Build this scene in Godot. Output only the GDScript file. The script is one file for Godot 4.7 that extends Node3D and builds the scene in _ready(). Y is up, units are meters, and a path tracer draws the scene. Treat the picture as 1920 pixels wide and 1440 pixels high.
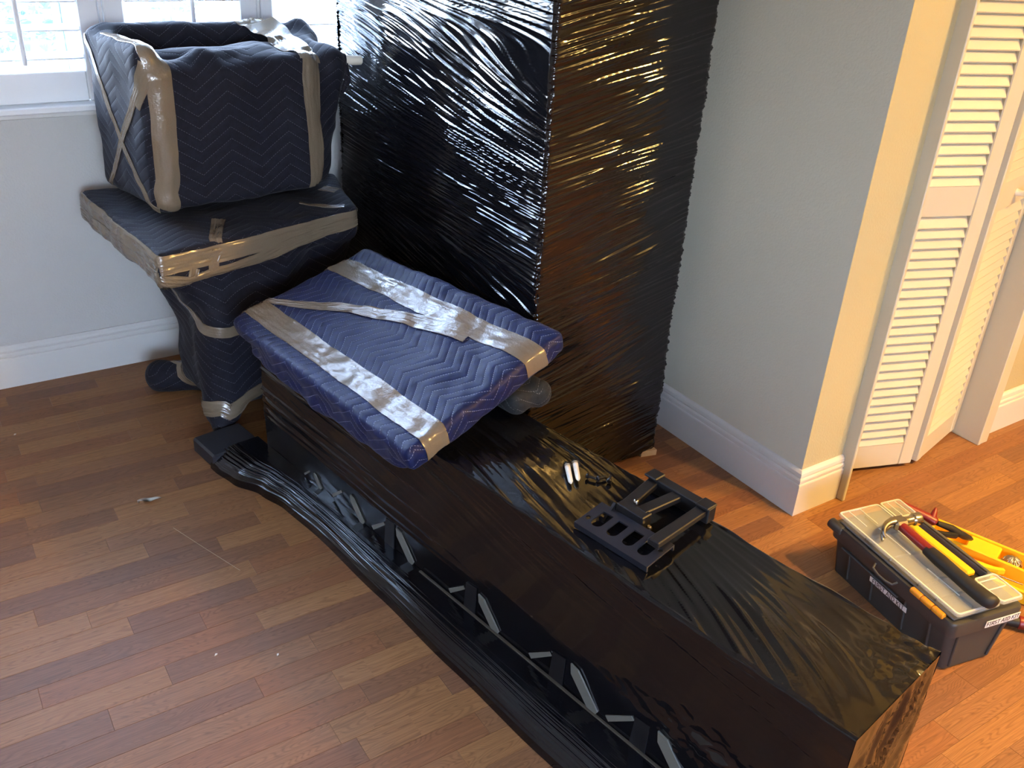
extends Node3D

const TURN := 0.1675            # the long wrapped case is turned this much from the room's walls
var M := {}
var rng := RandomNumberGenerator.new()
var n_low := FastNoiseLite.new()
var n_mid := FastNoiseLite.new()
var n_ridge := FastNoiseLite.new()
var taken := {}


# ---------------------------------------------------------------- mesh building
class MB:
	var v := PackedVector3Array()
	var n := PackedVector3Array()
	var uv := PackedVector2Array()
	var ix := PackedInt32Array()

	func quad(a: Vector3, b: Vector3, c: Vector3, d: Vector3, ua := Vector2(0, 0), ub := Vector2(1, 0), uc := Vector2(1, 1), ud := Vector2(0, 1)) -> void:
		var m := (c - a).cross(d - b).normalized()
		var k := v.size()
		v.append_array([a, b, c, d])
		n.append_array([m, m, m, m])
		uv.append_array([ua, ub, uc, ud])
		ix.append_array([k, k + 2, k + 1, k, k + 3, k + 2])

	func tri(a: Vector3, b: Vector3, c: Vector3) -> void:
		var m := (b - a).cross(c - a).normalized()
		var k := v.size()
		v.append_array([a, b, c])
		n.append_array([m, m, m])
		uv.append_array([Vector2.ZERO, Vector2.RIGHT, Vector2.ONE])
		ix.append_array([k, k + 2, k + 1])

	# a box with chamfered edges
	func box(c: Vector3, s: Vector3, r := 0.002, t := Transform3D.IDENTITY, uo := Vector2.ZERO) -> void:
		var h := s * 0.5
		r = minf(r, minf(h.x, minf(h.y, h.z)) * 0.9)
		var i := h - Vector3(r, r, r)
		var f := func(x: float, y: float, z: float) -> Vector3: return t * (c + Vector3(x, y, z))
		for ax in 3:
			for sg in [-1.0, 1.0]:
				var p := []
				for k in 4:
					var q := Vector3.ZERO
					var su: float = [-1, 1, 1, -1][k]
					var sv: float = [-1, -1, 1, 1][k]
					q[ax] = h[ax] * sg
					q[(ax + 1) % 3] = i[(ax + 1) % 3] * su
					q[(ax + 2) % 3] = i[(ax + 2) % 3] * sv
					p.append(q)
				if sg < 0:
					p.reverse()
				var uvs := []
				for q in p:
					uvs.append(uo + (Vector2(q.x, q.z) if ax == 1 else Vector2(q.x, q.y) if ax == 2 else Vector2(q.z, q.y)))
				quad(t * (c + p[0]), t * (c + p[1]), t * (c + p[2]), t * (c + p[3]), uvs[0], uvs[1], uvs[2], uvs[3])
		if r <= 0.0:
			return
		for ax in 3:
			var b := (ax + 1) % 3
			var d := (ax + 2) % 3
			for sb in [-1.0, 1.0]:
				for sd in [-1.0, 1.0]:
					var q := [Vector3.ZERO, Vector3.ZERO, Vector3.ZERO, Vector3.ZERO]
					for k in 4:
						q[k][ax] = i[ax] * (-1.0 if k in [0, 3] else 1.0)
						q[k][b] = (h[b] if k < 2 else i[b]) * sb
						q[k][d] = (i[d] if k < 2 else h[d]) * sd
					if sb * sd < 0:
						q.reverse()
					quad(t * (c + q[0]), t * (c + q[1]), t * (c + q[2]), t * (c + q[3]), uo, uo, uo, uo)
		for sx in [-1.0, 1.0]:
			for sy in [-1.0, 1.0]:
				for sz in [-1.0, 1.0]:
					var a: Vector3 = f.call(h.x * sx, i.y * sy, i.z * sz)
					var b: Vector3 = f.call(i.x * sx, h.y * sy, i.z * sz)
					var d: Vector3 = f.call(i.x * sx, i.y * sy, h.z * sz)
					if sx * sy * sz > 0:
						tri(a, b, d)
					else:
						tri(a, d, b)

	# rows of points (each row the same length) as one smooth sheet; outward is row direction x column direction
	func sheet(rows: Array, uvs: Array, flip := false) -> void:
		var nr := rows.size()
		var nc: int = rows[0].size()
		var k := v.size()
		var nn := PackedVector3Array()
		nn.resize(nr * nc)
		for r in nr:
			v.append_array(rows[r])
			uv.append_array(uvs[r])
		for r in nr - 1:
			for c in nc - 1:
				var a := k + r * nc + c
				var b := a + 1
				var d := a + nc
				var e := d + 1
				var m := (v[b] - v[d]).cross(v[e] - v[a])
				if flip:
					m = -m
				nn[a - k] += m
				nn[b - k] += m
				nn[d - k] += m
				nn[e - k] += m
				if flip:
					ix.append_array([a, b, e, a, e, d])
				else:
					ix.append_array([a, e, b, a, d, e])
		for q in nr * nc:
			n.append(nn[q].normalized())

	# closed rings joined along a path, smooth round the rings
	func loft(rings: Array, caps := true, crease := false) -> void:
		var rr := []
		var uu := []
		var along := 0.0
		for i in rings.size():
			var ring: PackedVector3Array = rings[i].duplicate()
			ring.append(ring[0])
			if i:
				along += (ring[0] - rr[i - 1][0]).length()
			var us := PackedVector2Array()
			var s := 0.0
			for j in ring.size():
				if j:
					s += (ring[j] - ring[j - 1]).length()
				us.append(Vector2(s, along))
			rr.append(ring)
			uu.append(us)
		if crease:
			for i in rings.size() - 1:
				for j in rings[i].size():
					quad(rr[i][j], rr[i + 1][j], rr[i + 1][j + 1], rr[i][j + 1])
		else:
			var k := v.size()
			sheet(rr, uu, true)
			var nc: int = rr[0].size()
			for i in rings.size():   # weld the seam
				var m := (n[k + i * nc] + n[k + i * nc + nc - 1]).normalized()
				n[k + i * nc] = m
				n[k + i * nc + nc - 1] = m
		if caps:
			for e in [0, rings.size() - 1]:
				var ring: PackedVector3Array = rings[e]
				var c := Vector3.ZERO
				for p in ring:
					c += p
				c /= ring.size()
				for j in ring.size():
					var a := ring[j]
					var b := ring[(j + 1) % ring.size()]
					if e == 0:
						tri(c, a, b)
					else:
						tri(c, b, a)

	# a tube through points; radii one number or one per point; flat squashes it along up
	func tube(path: Array, radii, sides := 10, caps := true, flat := 1.0) -> void:
		var rings := []
		var up := Vector3.UP
		for i in path.size():
			var t: Vector3 = (path[mini(i + 1, path.size() - 1)] - path[maxi(i - 1, 0)]).normalized()
			if absf(t.dot(up)) > 0.95:
				up = Vector3(0, 0, 1) if absf(t.z) < 0.9 else Vector3(1, 0, 0)
			var s := t.cross(up).normalized()
			var w := s.cross(t)
			var r: float = radii[i] if radii is Array else radii
			var ring := PackedVector3Array()
			for j in sides:
				var a := TAU * j / sides
				ring.append(path[i] + s * cos(a) * r + w * sin(a) * r * flat)
			rings.append(ring)
		loft(rings, caps)

	# a polygon in the xy plane pushed through z0..z1
	func prism(poly: PackedVector2Array, z0: float, z1: float, t := Transform3D.IDENTITY) -> void:
		if Geometry2D.is_polygon_clockwise(poly):
			poly = poly.duplicate()
			poly.reverse()
		var tr := Geometry2D.triangulate_polygon(poly)
		var fl := false
		if tr.size() >= 3:
			var a := poly[tr[0]]
			var b := poly[tr[1]]
			var c := poly[tr[2]]
			fl = (b - a).cross(c - a) < 0
		for i in range(0, tr.size(), 3):
			var q := []
			for j in 3:
				q.append(poly[tr[i + j]])
			if fl:
				q.reverse()
			tri(t * Vector3(q[0].x, q[0].y, z1), t * Vector3(q[1].x, q[1].y, z1), t * Vector3(q[2].x, q[2].y, z1))
			tri(t * Vector3(q[0].x, q[0].y, z0), t * Vector3(q[2].x, q[2].y, z0), t * Vector3(q[1].x, q[1].y, z0))
		for i in poly.size():
			var a := poly[i]
			var b := poly[(i + 1) % poly.size()]
			quad(t * Vector3(a.x, a.y, z0), t * Vector3(b.x, b.y, z0), t * Vector3(b.x, b.y, z1), t * Vector3(a.x, a.y, z1))

	func mesh() -> ArrayMesh:
		var a := []
		a.resize(Mesh.ARRAY_MAX)
		a[Mesh.ARRAY_VERTEX] = v
		a[Mesh.ARRAY_NORMAL] = n
		a[Mesh.ARRAY_TEX_UV] = uv
		a[Mesh.ARRAY_INDEX] = ix
		var m := ArrayMesh.new()
		m.add_surface_from_arrays(Mesh.PRIMITIVE_TRIANGLES, a)
		return m


# soft bodies: rounded boxes and tapered capsules melted together, then meshed with surface nets
class Soft:
	var prims := []
	var k := 0.03
	var lo := Vector3.ZERO
	var hi := Vector3.ZERO
	var noise: FastNoiseLite
	var amp := 0.0
	var freq := 6.0

	func rbox(t: Transform3D, half: Vector3, r: float) -> void:
		prims.append([0, t.affine_inverse(), half - Vector3(r, r, r), r])

	# a flat slab: corners (any order round), the heights of its bottom and top, edge radius
	func slab(corners: Array, y0: float, y1: float, r: float) -> void:
		var c := Vector3.ZERO
		for p in corners:
			c += p / corners.size()
		var ns := []
		for i in corners.size():
			var a: Vector3 = corners[i]
			var e: Vector3 = corners[(i + 1) % corners.size()] - a
			var m := Vector3(e.z, 0, -e.x).normalized()
			if m.dot(a - c) < 0:
				m = -m
			ns.append([m, m.dot(a) - r])
		prims.append([2, ns, (y0 + y1) * 0.5, (y1 - y0) * 0.5 - r, r])

	func cap(a: Vector3, b: Vector3, ra: float, rb: float) -> void:
		prims.append([1, a, b - a, ra, rb, 1.0 / maxf((b - a).length_squared(), 1e-9)])

	func d(p: Vector3) -> float:
		var best := 1e9
		for q in prims:
			var e: float
			if q[0] == 0:
				var w: Vector3 = (q[1] * p).abs() - q[2]
				e = w.max(Vector3.ZERO).length() + minf(maxf(w.x, maxf(w.y, w.z)), 0.0) - q[3]
			elif q[0] == 2:
				var o := -1e9
				var o2 := -1e9
				for f in q[1]:
					var g: float = p.dot(f[0]) - f[1]
					if g > o:
						o2 = o
						o = g
					elif g > o2:
						o2 = g
				var side: float = o if o2 <= 0.0 else sqrt(maxf(o, 0.0) * maxf(o, 0.0) + o2 * o2)
				var w := Vector2(side, absf(p.y - q[2]) - q[3])
				e = w.max(Vector2.ZERO).length() + minf(maxf(w.x, w.y), 0.0) - q[4]
			else:
				var h: float = clampf((p - q[1]).dot(q[2]) * q[5], 0.0, 1.0)
				e = (p - q[1] - q[2] * h).length() - lerpf(q[3], q[4], h)
			var g := maxf(k - absf(best - e), 0.0) / k
			best = minf(best, e) - g * g * k * 0.25
		if amp > 0.0 and absf(best) < 0.06:
			best += amp * noise.get_noise_3d(p.x * freq, p.y * freq, p.z * freq)
		return best

	func grad(p: Vector3) -> Vector3:
		var e := 0.004
		return Vector3(d(p + Vector3(e, 0, 0)) - d(p - Vector3(e, 0, 0)), d(p + Vector3(0, e, 0)) - d(p - Vector3(0, e, 0)), d(p + Vector3(0, 0, e)) - d(p - Vector3(0, 0, e))).normalized()

	func onto(p: Vector3, off: float) -> Vector3:
		for i in 5:
			var s := d(p) - off
			if absf(s) < 0.0003:
				break
			p -= grad(p) * s * 0.9
		return p

	func mesh(h: float) -> ArrayMesh:
		var s := (hi - lo) / h
		var nx := int(s.x) + 2
		var ny := int(s.y) + 2
		var nz := int(s.z) + 2
		var B := 4
		var val := PackedFloat32Array()
		val.resize(nx * ny * nz)
		val.fill(1.0)
		var done := PackedByteArray()
		done.resize(nx * ny * nz)
		var blocks := []
		for bz in range(0, nz - 1, B):
			for by in range(0, ny - 1, B):
				for bx in range(0, nx - 1, B):
					var c := lo + Vector3(bx + B * 0.5, by + B * 0.5, bz + B * 0.5) * h
					if absf(d(c)) > h * B * 0.95 + amp:
						continue
					blocks.append(Vector3i(bx, by, bz))
					for z in range(bz, mini(bz + B + 1, nz)):
						for y in range(by, mini(by + B + 1, ny)):
							for x in range(bx, mini(bx + B + 1, nx)):
								var id := x + nx * (y + ny * z)
								if not done[id]:
									done[id] = 1
									val[id] = d(lo + Vector3(x, y, z) * h)
		var cell := {}
		var vs := PackedVector3Array()
		var offs := []
		for q in 8:
			offs.append((q & 1) + nx * (((q >> 1) & 1) + ny * ((q >> 2) & 1)))
		var edges := [[0, 1], [2, 3], [4, 5], [6, 7], [0, 2], [1, 3], [4, 6], [5, 7], [0, 4], [1, 5], [2, 6], [3, 7]]
		for b in blocks:
			for z in range(b.z, mini(b.z + B, nz - 1)):
				for y in range(b.y, mini(b.y + B, ny - 1)):
					for x in range(b.x, mini(b.x + B, nx - 1)):
						var id: int = x + nx * (y + ny * z)
						var mask := 0
						for q in 8:
							if val[id + offs[q]] < 0.0:
								mask |= 1 << q
						if mask == 0 or mask == 255:
							continue
						var sum := Vector3.ZERO
						var cnt := 0
						for e in edges:
							var a: int = e[0]
							var c: int = e[1]
							var va := val[id + offs[a]]
							var vc := val[id + offs[c]]
							if (va < 0.0) != (vc < 0.0):
								var f := va / (va - vc)
								var pa := Vector3(a & 1, (a >> 1) & 1, (a >> 2) & 1)
								var pc := Vector3(c & 1, (c >> 1) & 1, (c >> 2) & 1)
								sum += pa.lerp(pc, f)
								cnt += 1
						cell[id] = vs.size()
						vs.append(lo + (Vector3(x, y, z) + sum / cnt) * h)
		var ix := PackedInt32Array()
		var ns := PackedVector3Array()
		ns.resize(vs.size())
		var step := [1, nx, nx * ny]
		for id in cell:
			var v0 := val[id]
			for ax in 3:
				var v1 := val[id + step[ax]]
				if (v0 < 0.0) == (v1 < 0.0):
					continue
				var u: int = step[(ax + 1) % 3]
				var w: int = step[(ax + 2) % 3]
				var i0: int = id
				var i1: int = id - u
				var i2: int = id - u - w
				var i3: int = id - w
				if not (cell.has(i1) and cell.has(i2) and cell.has(i3)):
					continue
				var a: int = cell[i0]
				var b: int = cell[i1]
				var c: int = cell[i2]
				var e: int = cell[i3]
				if v0 >= 0.0:
					var tmp := b
					b = e
					e = tmp
				var m := (vs[c] - vs[a]).cross(vs[e] - vs[b])
				ns[a] += m
				ns[b] += m
				ns[c] += m
				ns[e] += m
				ix.append_array([a, c, b, a, e, c])
		for i in ns.size():
			ns[i] = ns[i].normalized()
		var uv := PackedVector2Array()
		uv.resize(vs.size())
		for i in vs.size():
			uv[i] = Vector2(vs[i].x, vs[i].y)
		var arr := []
		arr.resize(Mesh.ARRAY_MAX)
		arr[Mesh.ARRAY_VERTEX] = vs
		arr[Mesh.ARRAY_NORMAL] = ns
		arr[Mesh.ARRAY_TEX_UV] = uv
		arr[Mesh.ARRAY_INDEX] = ix
		var out := ArrayMesh.new()
		out.add_surface_from_arrays(Mesh.PRIMITIVE_TRIANGLES, arr)
		return out


# ---------------------------------------------------------------- objects
func numbered(called: String) -> String:
	var k: int = taken.get(called, 0)
	taken[called] = k + 1
	return called if k == 0 else "%s_%03d" % [called, k]


func tag(o: Node, label := "", category := "", group := "", kind := "") -> Node:
	if label:
		o.set_meta("label", label)
	if category:
		o.set_meta("category", category)
	if group:
		o.set_meta("group", group)
	if kind:
		o.set_meta("kind", kind)
	return o


func thing(called: String, label: String, category: String, t := Transform3D.IDENTITY, group := "") -> Node3D:
	var o := Node3D.new()
	o.name = numbered(called)
	o.transform = t
	add_child(o, true)
	tag(o, label, category, group)
	return o


func struct(called: String, label := "") -> Node3D:
	var o := Node3D.new()
	o.name = called
	add_child(o, true)
	tag(o, label, "", "", "structure")
	return o


func part(called: String, what, m: Material, parent: Node, t := Transform3D.IDENTITY) -> MeshInstance3D:
	var o := MeshInstance3D.new()
	o.name = called
	o.mesh = what.mesh() if what is MB else what
	o.material_override = m
	o.transform = t
	parent.add_child(o, true)
	return o


func turned(at: Vector3, a: float) -> Transform3D:
	return Transform3D(Basis(Vector3.UP, a), at)


func boxpart(called: String, c: Vector3, s: Vector3, m: Material, parent: Node, r := 0.002, t := Transform3D.IDENTITY) -> MeshInstance3D:
	var b := MB.new()
	b.box(c, s, r, t)
	return part(called, b, m, parent)


# ---------------------------------------------------------------- materials
func mat(c: Color, rough := 0.6, metal := 0.0, spec := 0.5) -> StandardMaterial3D:
	var m := StandardMaterial3D.new()
	m.albedo_color = c
	m.roughness = rough
	m.metallic = metal
	m.metallic_specular = spec
	return m


func noise_tex(freq: float, seed_: int, oct := 3, w := 512, h := 512) -> NoiseTexture2D:
	var n := FastNoiseLite.new()
	n.seed = seed_
	n.frequency = freq
	n.fractal_octaves = oct
	var t := NoiseTexture2D.new()
	t.width = w
	t.height = h
	t.seamless = true
	t.noise = n
	return t


func quilt(base: Color, stitch: Color, tile: float, lines: int, periods: int, amp: float, skew: float, seed_: int) -> StandardMaterial3D:
	var S := 768
	var col := PackedByteArray()
	col.resize(S * S * 3)
	var hgt := PackedByteArray()
	hgt.resize(S * S)
	var n := FastNoiseLite.new()
	n.seed = seed_
	n.frequency = 0.02
	var zig := PackedFloat32Array()
	for x in S:
		var f := fposmod(float(x) / S * periods, 1.0)
		zig.append((f / skew if f < skew else (1.0 - f) / (1.0 - skew)) * amp)
	for y in S:
		for x in S:
			var q := (float(y) / S * tile + zig[x]) / (tile / lines)
			var f := q - floorf(q)
			var dist := minf(f, 1.0 - f)
			var i := y * S + x
			var w := n.get_noise_2d(x, y)
			var puff := sqrt(minf(1.0, dist * 3.2))
			hgt[i] = int(clampf(40.0 + 200.0 * puff + w * 18.0 + (x * 7 + y * 13) % 11, 0, 255))
			var c := base * (1.0 + w * 0.22 + ((x * 31 + y * 17) % 7) * 0.012)
			if dist * (tile / lines) < 0.00075 and (x % 14) < 9:
				c = stitch
			col[i * 3] = int(clampf(c.r * 255.0, 0, 255))
			col[i * 3 + 1] = int(clampf(c.g * 255.0, 0, 255))
			col[i * 3 + 2] = int(clampf(c.b * 255.0, 0, 255))
	var m := StandardMaterial3D.new()
	m.albedo_texture = ImageTexture.create_from_image(Image.create_from_data(S, S, false, Image.FORMAT_RGB8, col))
	m.heightmap_enabled = true
	m.heightmap_texture = ImageTexture.create_from_image(Image.create_from_data(S, S, false, Image.FORMAT_L8, hgt))
	m.heightmap_scale = 0.16
	m.uv1_triplanar = true
	m.uv1_triplanar_sharpness = 6.0
	m.uv1_scale = Vector3.ONE / tile
	m.roughness = 0.75
	m.metallic_specular = 0.35
	m.rim_enabled = true
	m.rim = 0.06
	m.rim_tint = 0.6
	return m


func wood_image(seed_: int) -> ImageTexture:
	var W := 1024
	var H := 256
	var a := FastNoiseLite.new()
	a.seed = seed_
	a.frequency = 0.0035
	a.fractal_octaves = 2
	var b := FastNoiseLite.new()
	b.seed = seed_ + 7
	b.frequency = 0.02
	b.fractal_octaves = 3
	var data := PackedByteArray()
	data.resize(W * H * 3)
	for y in H:
		for x in W:
			var s := a.get_noise_2d(x * 0.55, y * 2.6) * 9.0 + y * 0.012
			var ring := absf(s - roundf(s)) * 2.0
			var streak := b.get_noise_2d(x * 0.12, y * 5.0)
			var fine := b.get_noise_2d(x * 0.9 + 500.0, y * 14.0)
			var k := 0.86 + 0.10 * smoothstep(0.0, 0.6, ring) + 0.10 * streak + 0.05 * fine
			var i := (y * W + x) * 3
			data[i] = int(clampf(k * 255.0, 0, 255))
			data[i + 1] = int(clampf((k * 1.05 - 0.055) * 255.0, 0, 255))
			data[i + 2] = int(clampf((k * 1.1 - 0.11) * 255.0, 0, 255))
	return ImageTexture.create_from_image(Image.create_from_data(W, H, false, Image.FORMAT_RGB8, data))


func materials() -> void:
	var plaster := noise_tex(0.05, 3, 4)
	for w in [["wall_white", Color(0.74, 0.74, 0.73)], ["wall_grey", Color(0.79, 0.78, 0.715)], ["wall_yellow", Color(0.70, 0.665, 0.53)], ["ceiling", Color(0.85, 0.85, 0.83)]]:
		var m := mat(w[1], 0.75, 0.0, 0.4)
		m.heightmap_enabled = true
		m.heightmap_texture = plaster
		m.heightmap_scale = 0.06
		m.uv1_triplanar = true
		m.uv1_world_triplanar = true
		m.uv1_scale = Vector3.ONE * 4.0
		M[w[0]] = m
	M.trim = mat(Color(0.80, 0.80, 0.79), 0.42)
	M.shutter = mat(Color(0.86, 0.87, 0.88), 0.45)
	M.door = mat(Color(0.75, 0.73, 0.66), 0.45)
	M.glass = mat(Color(0.9, 0.97, 0.95, 0.06), 0.02)
	M.glass.transparency = BaseMaterial3D.TRANSPARENCY_ALPHA
	var img := wood_image(11)
	var img2 := wood_image(29)
	M.wood = []
	for i in 10:
		var tone: Color = [Color(0.63, 0.44, 0.33), Color(0.60, 0.42, 0.32), Color(0.66, 0.47, 0.35), Color(0.58, 0.40, 0.31), Color(0.68, 0.48, 0.34), Color(0.62, 0.41, 0.30), Color(0.55, 0.38, 0.31), Color(0.64, 0.45, 0.34), Color(0.70, 0.50, 0.36), Color(0.60, 0.40, 0.29)][i]
		tone = tone.lerp(Color(0.62, 0.44, 0.32), 0.2) * Color(0.88, 0.89, 0.80)
		var m := mat(tone, 0.46, 0.0, 0.36)
		m.albedo_texture = img if i % 2 else img2
		m.uv1_scale = Vector3(1.0 / 0.9, 1.0 / 0.14, 1)
		M.wood.append(m)
	M.underlay = mat(Color(0.22, 0.15, 0.11), 0.8)
	M.navy = quilt(Color(0.080, 0.086, 0.128), Color(0.33, 0.34, 0.37), 0.36, 11, 2, 0.062, 0.5, 5)
	M.blue = quilt(Color(0.056, 0.096, 0.25), Color(0.5, 0.52, 0.6), 0.30, 11, 2, 0.05, 0.42, 8)
	M.blue.roughness = 0.5
	M.blue.heightmap_scale = 0.14
	M.slate = quilt(Color(0.13, 0.14, 0.15), Color(0.4, 0.4, 0.4), 0.30, 10, 2, 0.05, 0.42, 9)
	M.tape = mat(Color(0.44, 0.395, 0.33), 0.22, 0.0, 0.5)
	M.tape.heightmap_enabled = true
	M.tape.heightmap_texture = noise_tex(0.03, 31, 3)
	M.tape.heightmap_scale = 0.05
	M.tape.uv1_triplanar = true
	M.tape.uv1_scale = Vector3(9, 9, 9)
	M.tape.clearcoat_enabled = true
	M.tape.clearcoat = 0.4
	M.tape.clearcoat_roughness = 0.12
	M.film = mat(Color(0.05, 0.052, 0.066), 0.10, 0.0, 0.40)
	M.film.clearcoat_enabled = true
	M.film.clearcoat = 0.3
	M.film.clearcoat_roughness = 0.06
	M.black_board = mat(Color(0.13, 0.14, 0.17), 0.5)
	M.cardboard = mat(Color(0.72, 0.62, 0.48), 0.85)
	M.clear_tape = mat(Color(0.40, 0.40, 0.37), 0.3)
	M.dark_metal = mat(Color(0.15, 0.15, 0.16), 0.38, 0.5)
	M.steel_plate = mat(Color(0.22, 0.23, 0.27), 0.3, 0.65)
	M.steel = mat(Color(0.62, 0.60, 0.57), 0.26, 1.0)
	M.white_plastic = mat(Color(0.88, 0.86, 0.80), 0.4)
	M.box_grey = mat(Color(0.225, 0.225, 0.22), 0.5)
	M.tray_grey = mat(Color(0.30, 0.305, 0.31), 0.5)
	M.clear = mat(Color(0.86, 0.88, 0.86, 0.22), 0.3)
	M.clear.transparency = BaseMaterial3D.TRANSPARENCY_ALPHA
	M.frost = mat(Color(0.88, 0.89, 0.87, 0.62), 0.35)
	M.frost.transparency = BaseMaterial3D.TRANSPARENCY_ALPHA
	M.yellow = mat(Color(0.95, 0.72, 0.10), 0.42)
	M.amber = mat(Color(0.84, 0.56, 0.10), 0.45)
	M.red = mat(Color(0.45, 0.085, 0.075), 0.4)
	M.rubber = mat(Color(0.075, 0.07, 0.07), 0.6)
	M.label = mat(Color(0.88, 0.88, 0.88), 0.5)
	M.ink = mat(Color(0.12, 0.12, 0.13), 0.6)
	M.foil = mat(Color(0.70, 0.68, 0.64), 0.3, 0.9)
	M.pole = mat(Color(0.84, 0.83, 0.78), 0.5)
	M.concrete = mat(Color(0.75, 0.75, 0.72), 0.9)
	M.post = mat(Color(0.20, 0.25, 0.34), 0.6)
	M.post_edge = mat(Color(0.36, 0.42, 0.38), 0.7)
	M.leaf = mat(Color(0.22, 0.36, 0.30), 0.6)
	M.bark = mat(Color(0.3, 0.26, 0.22), 0.9)
	M.glow = mat(Color(1, 0.9, 0.75), 0.5)
	M.glow.emission_enabled = true
	M.glow.emission = Color(1.0, 0.78, 0.5)
	M.glow.emission_energy_multiplier = 4.0


func _ready() -> void:
	rng.seed = 20
	camera_and_light()
	n_low.seed = 4
	n_low.frequency = 1.0
	n_low.fractal_octaves = 2
	n_mid.seed = 9
	n_mid.frequency = 1.0
	n_mid.fractal_octaves = 3
	n_ridge.seed = 15
	n_ridge.frequency = 1.0
	n_ridge.fractal_type = FastNoiseLite.FRACTAL_RIDGED
	n_ridge.fractal_octaves = 2
	materials()
	room()
	window()
	closet_door()
	outside()
	tall_box()
	long_case()
	stool()
	bundle()
	package()
	wall_mount()
	toolbox()
	tray()
	debris()


func camera_and_light() -> void:
	var cam := Camera3D.new()
	cam.name = "camera"
	cam.position = Vector3(0, 1.55, 0)
	cam.rotation_degrees = Vector3(-28.068, -34.722, 3.547)
	cam.fov = 44.92
	cam.near = 0.05
	add_child(cam)
	cam.current = true
	var sky := ProceduralSkyMaterial.new()
	sky.sky_top_color = Color(0.72, 0.83, 1.0)
	sky.sky_horizon_color = Color(0.93, 0.965, 1.0)
	sky.ground_horizon_color = Color(0.85, 0.88, 0.9)
	sky.ground_bottom_color = Color(0.7, 0.72, 0.72)
	sky.sky_energy_multiplier = 5.3
	sky.ground_energy_multiplier = 3.5
	var env := Environment.new()
	env.background_mode = Environment.BG_SKY
	env.sky = Sky.new()
	env.sky.sky_material = sky
	env.tonemap_mode = Environment.TONE_MAPPER_LINEAR
	env.tonemap_exposure = 1.0
	env.sdfgi_enabled = true
	env.ssao_enabled = true
	env.ssil_enabled = true
	var we := WorldEnvironment.new()
	we.name = "world"
	we.environment = env
	add_child(we)
	# the hallway's warm ceiling lamp, out of the picture on the side of the closet
	var lamp := OmniLight3D.new()
	lamp.name = "hall_lamp_light"
	lamp.position = Vector3(3.15, 2.28, 0.35)
	lamp.light_color = Color(1.0, 0.79, 0.44)
	lamp.light_energy = 6.2
	lamp.light_size = 0.12
	lamp.omni_range = 12.0
	lamp.omni_attenuation = 2.0
	lamp.shadow_enabled = true
	add_child(lamp)
	# and a recessed downlight over the hallway floor
	var spot := SpotLight3D.new()
	spot.name = "downlight_beam"
	spot.position = Vector3(2.35, 2.40, 0.0)
	spot.rotation_degrees = Vector3(-90, 0, 0)
	spot.light_color = Color(1.0, 0.79, 0.46)
	spot.light_energy = 9.5
	spot.light_size = 0.06
	spot.spot_angle = 43.0
	spot.spot_angle_attenuation = 0.6
	spot.spot_range = 10.0
	spot.spot_attenuation = 2.0
	spot.shadow_enabled = true
	add_child(spot)


func solid(called: String, lo: Vector3, hi: Vector3, m: Material, label := "") -> Node3D:
	var o := boxpart(called, (lo + hi) * 0.5, hi - lo, m, self, 0.0)
	tag(o, label, "", "", "structure")
	return o


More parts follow.
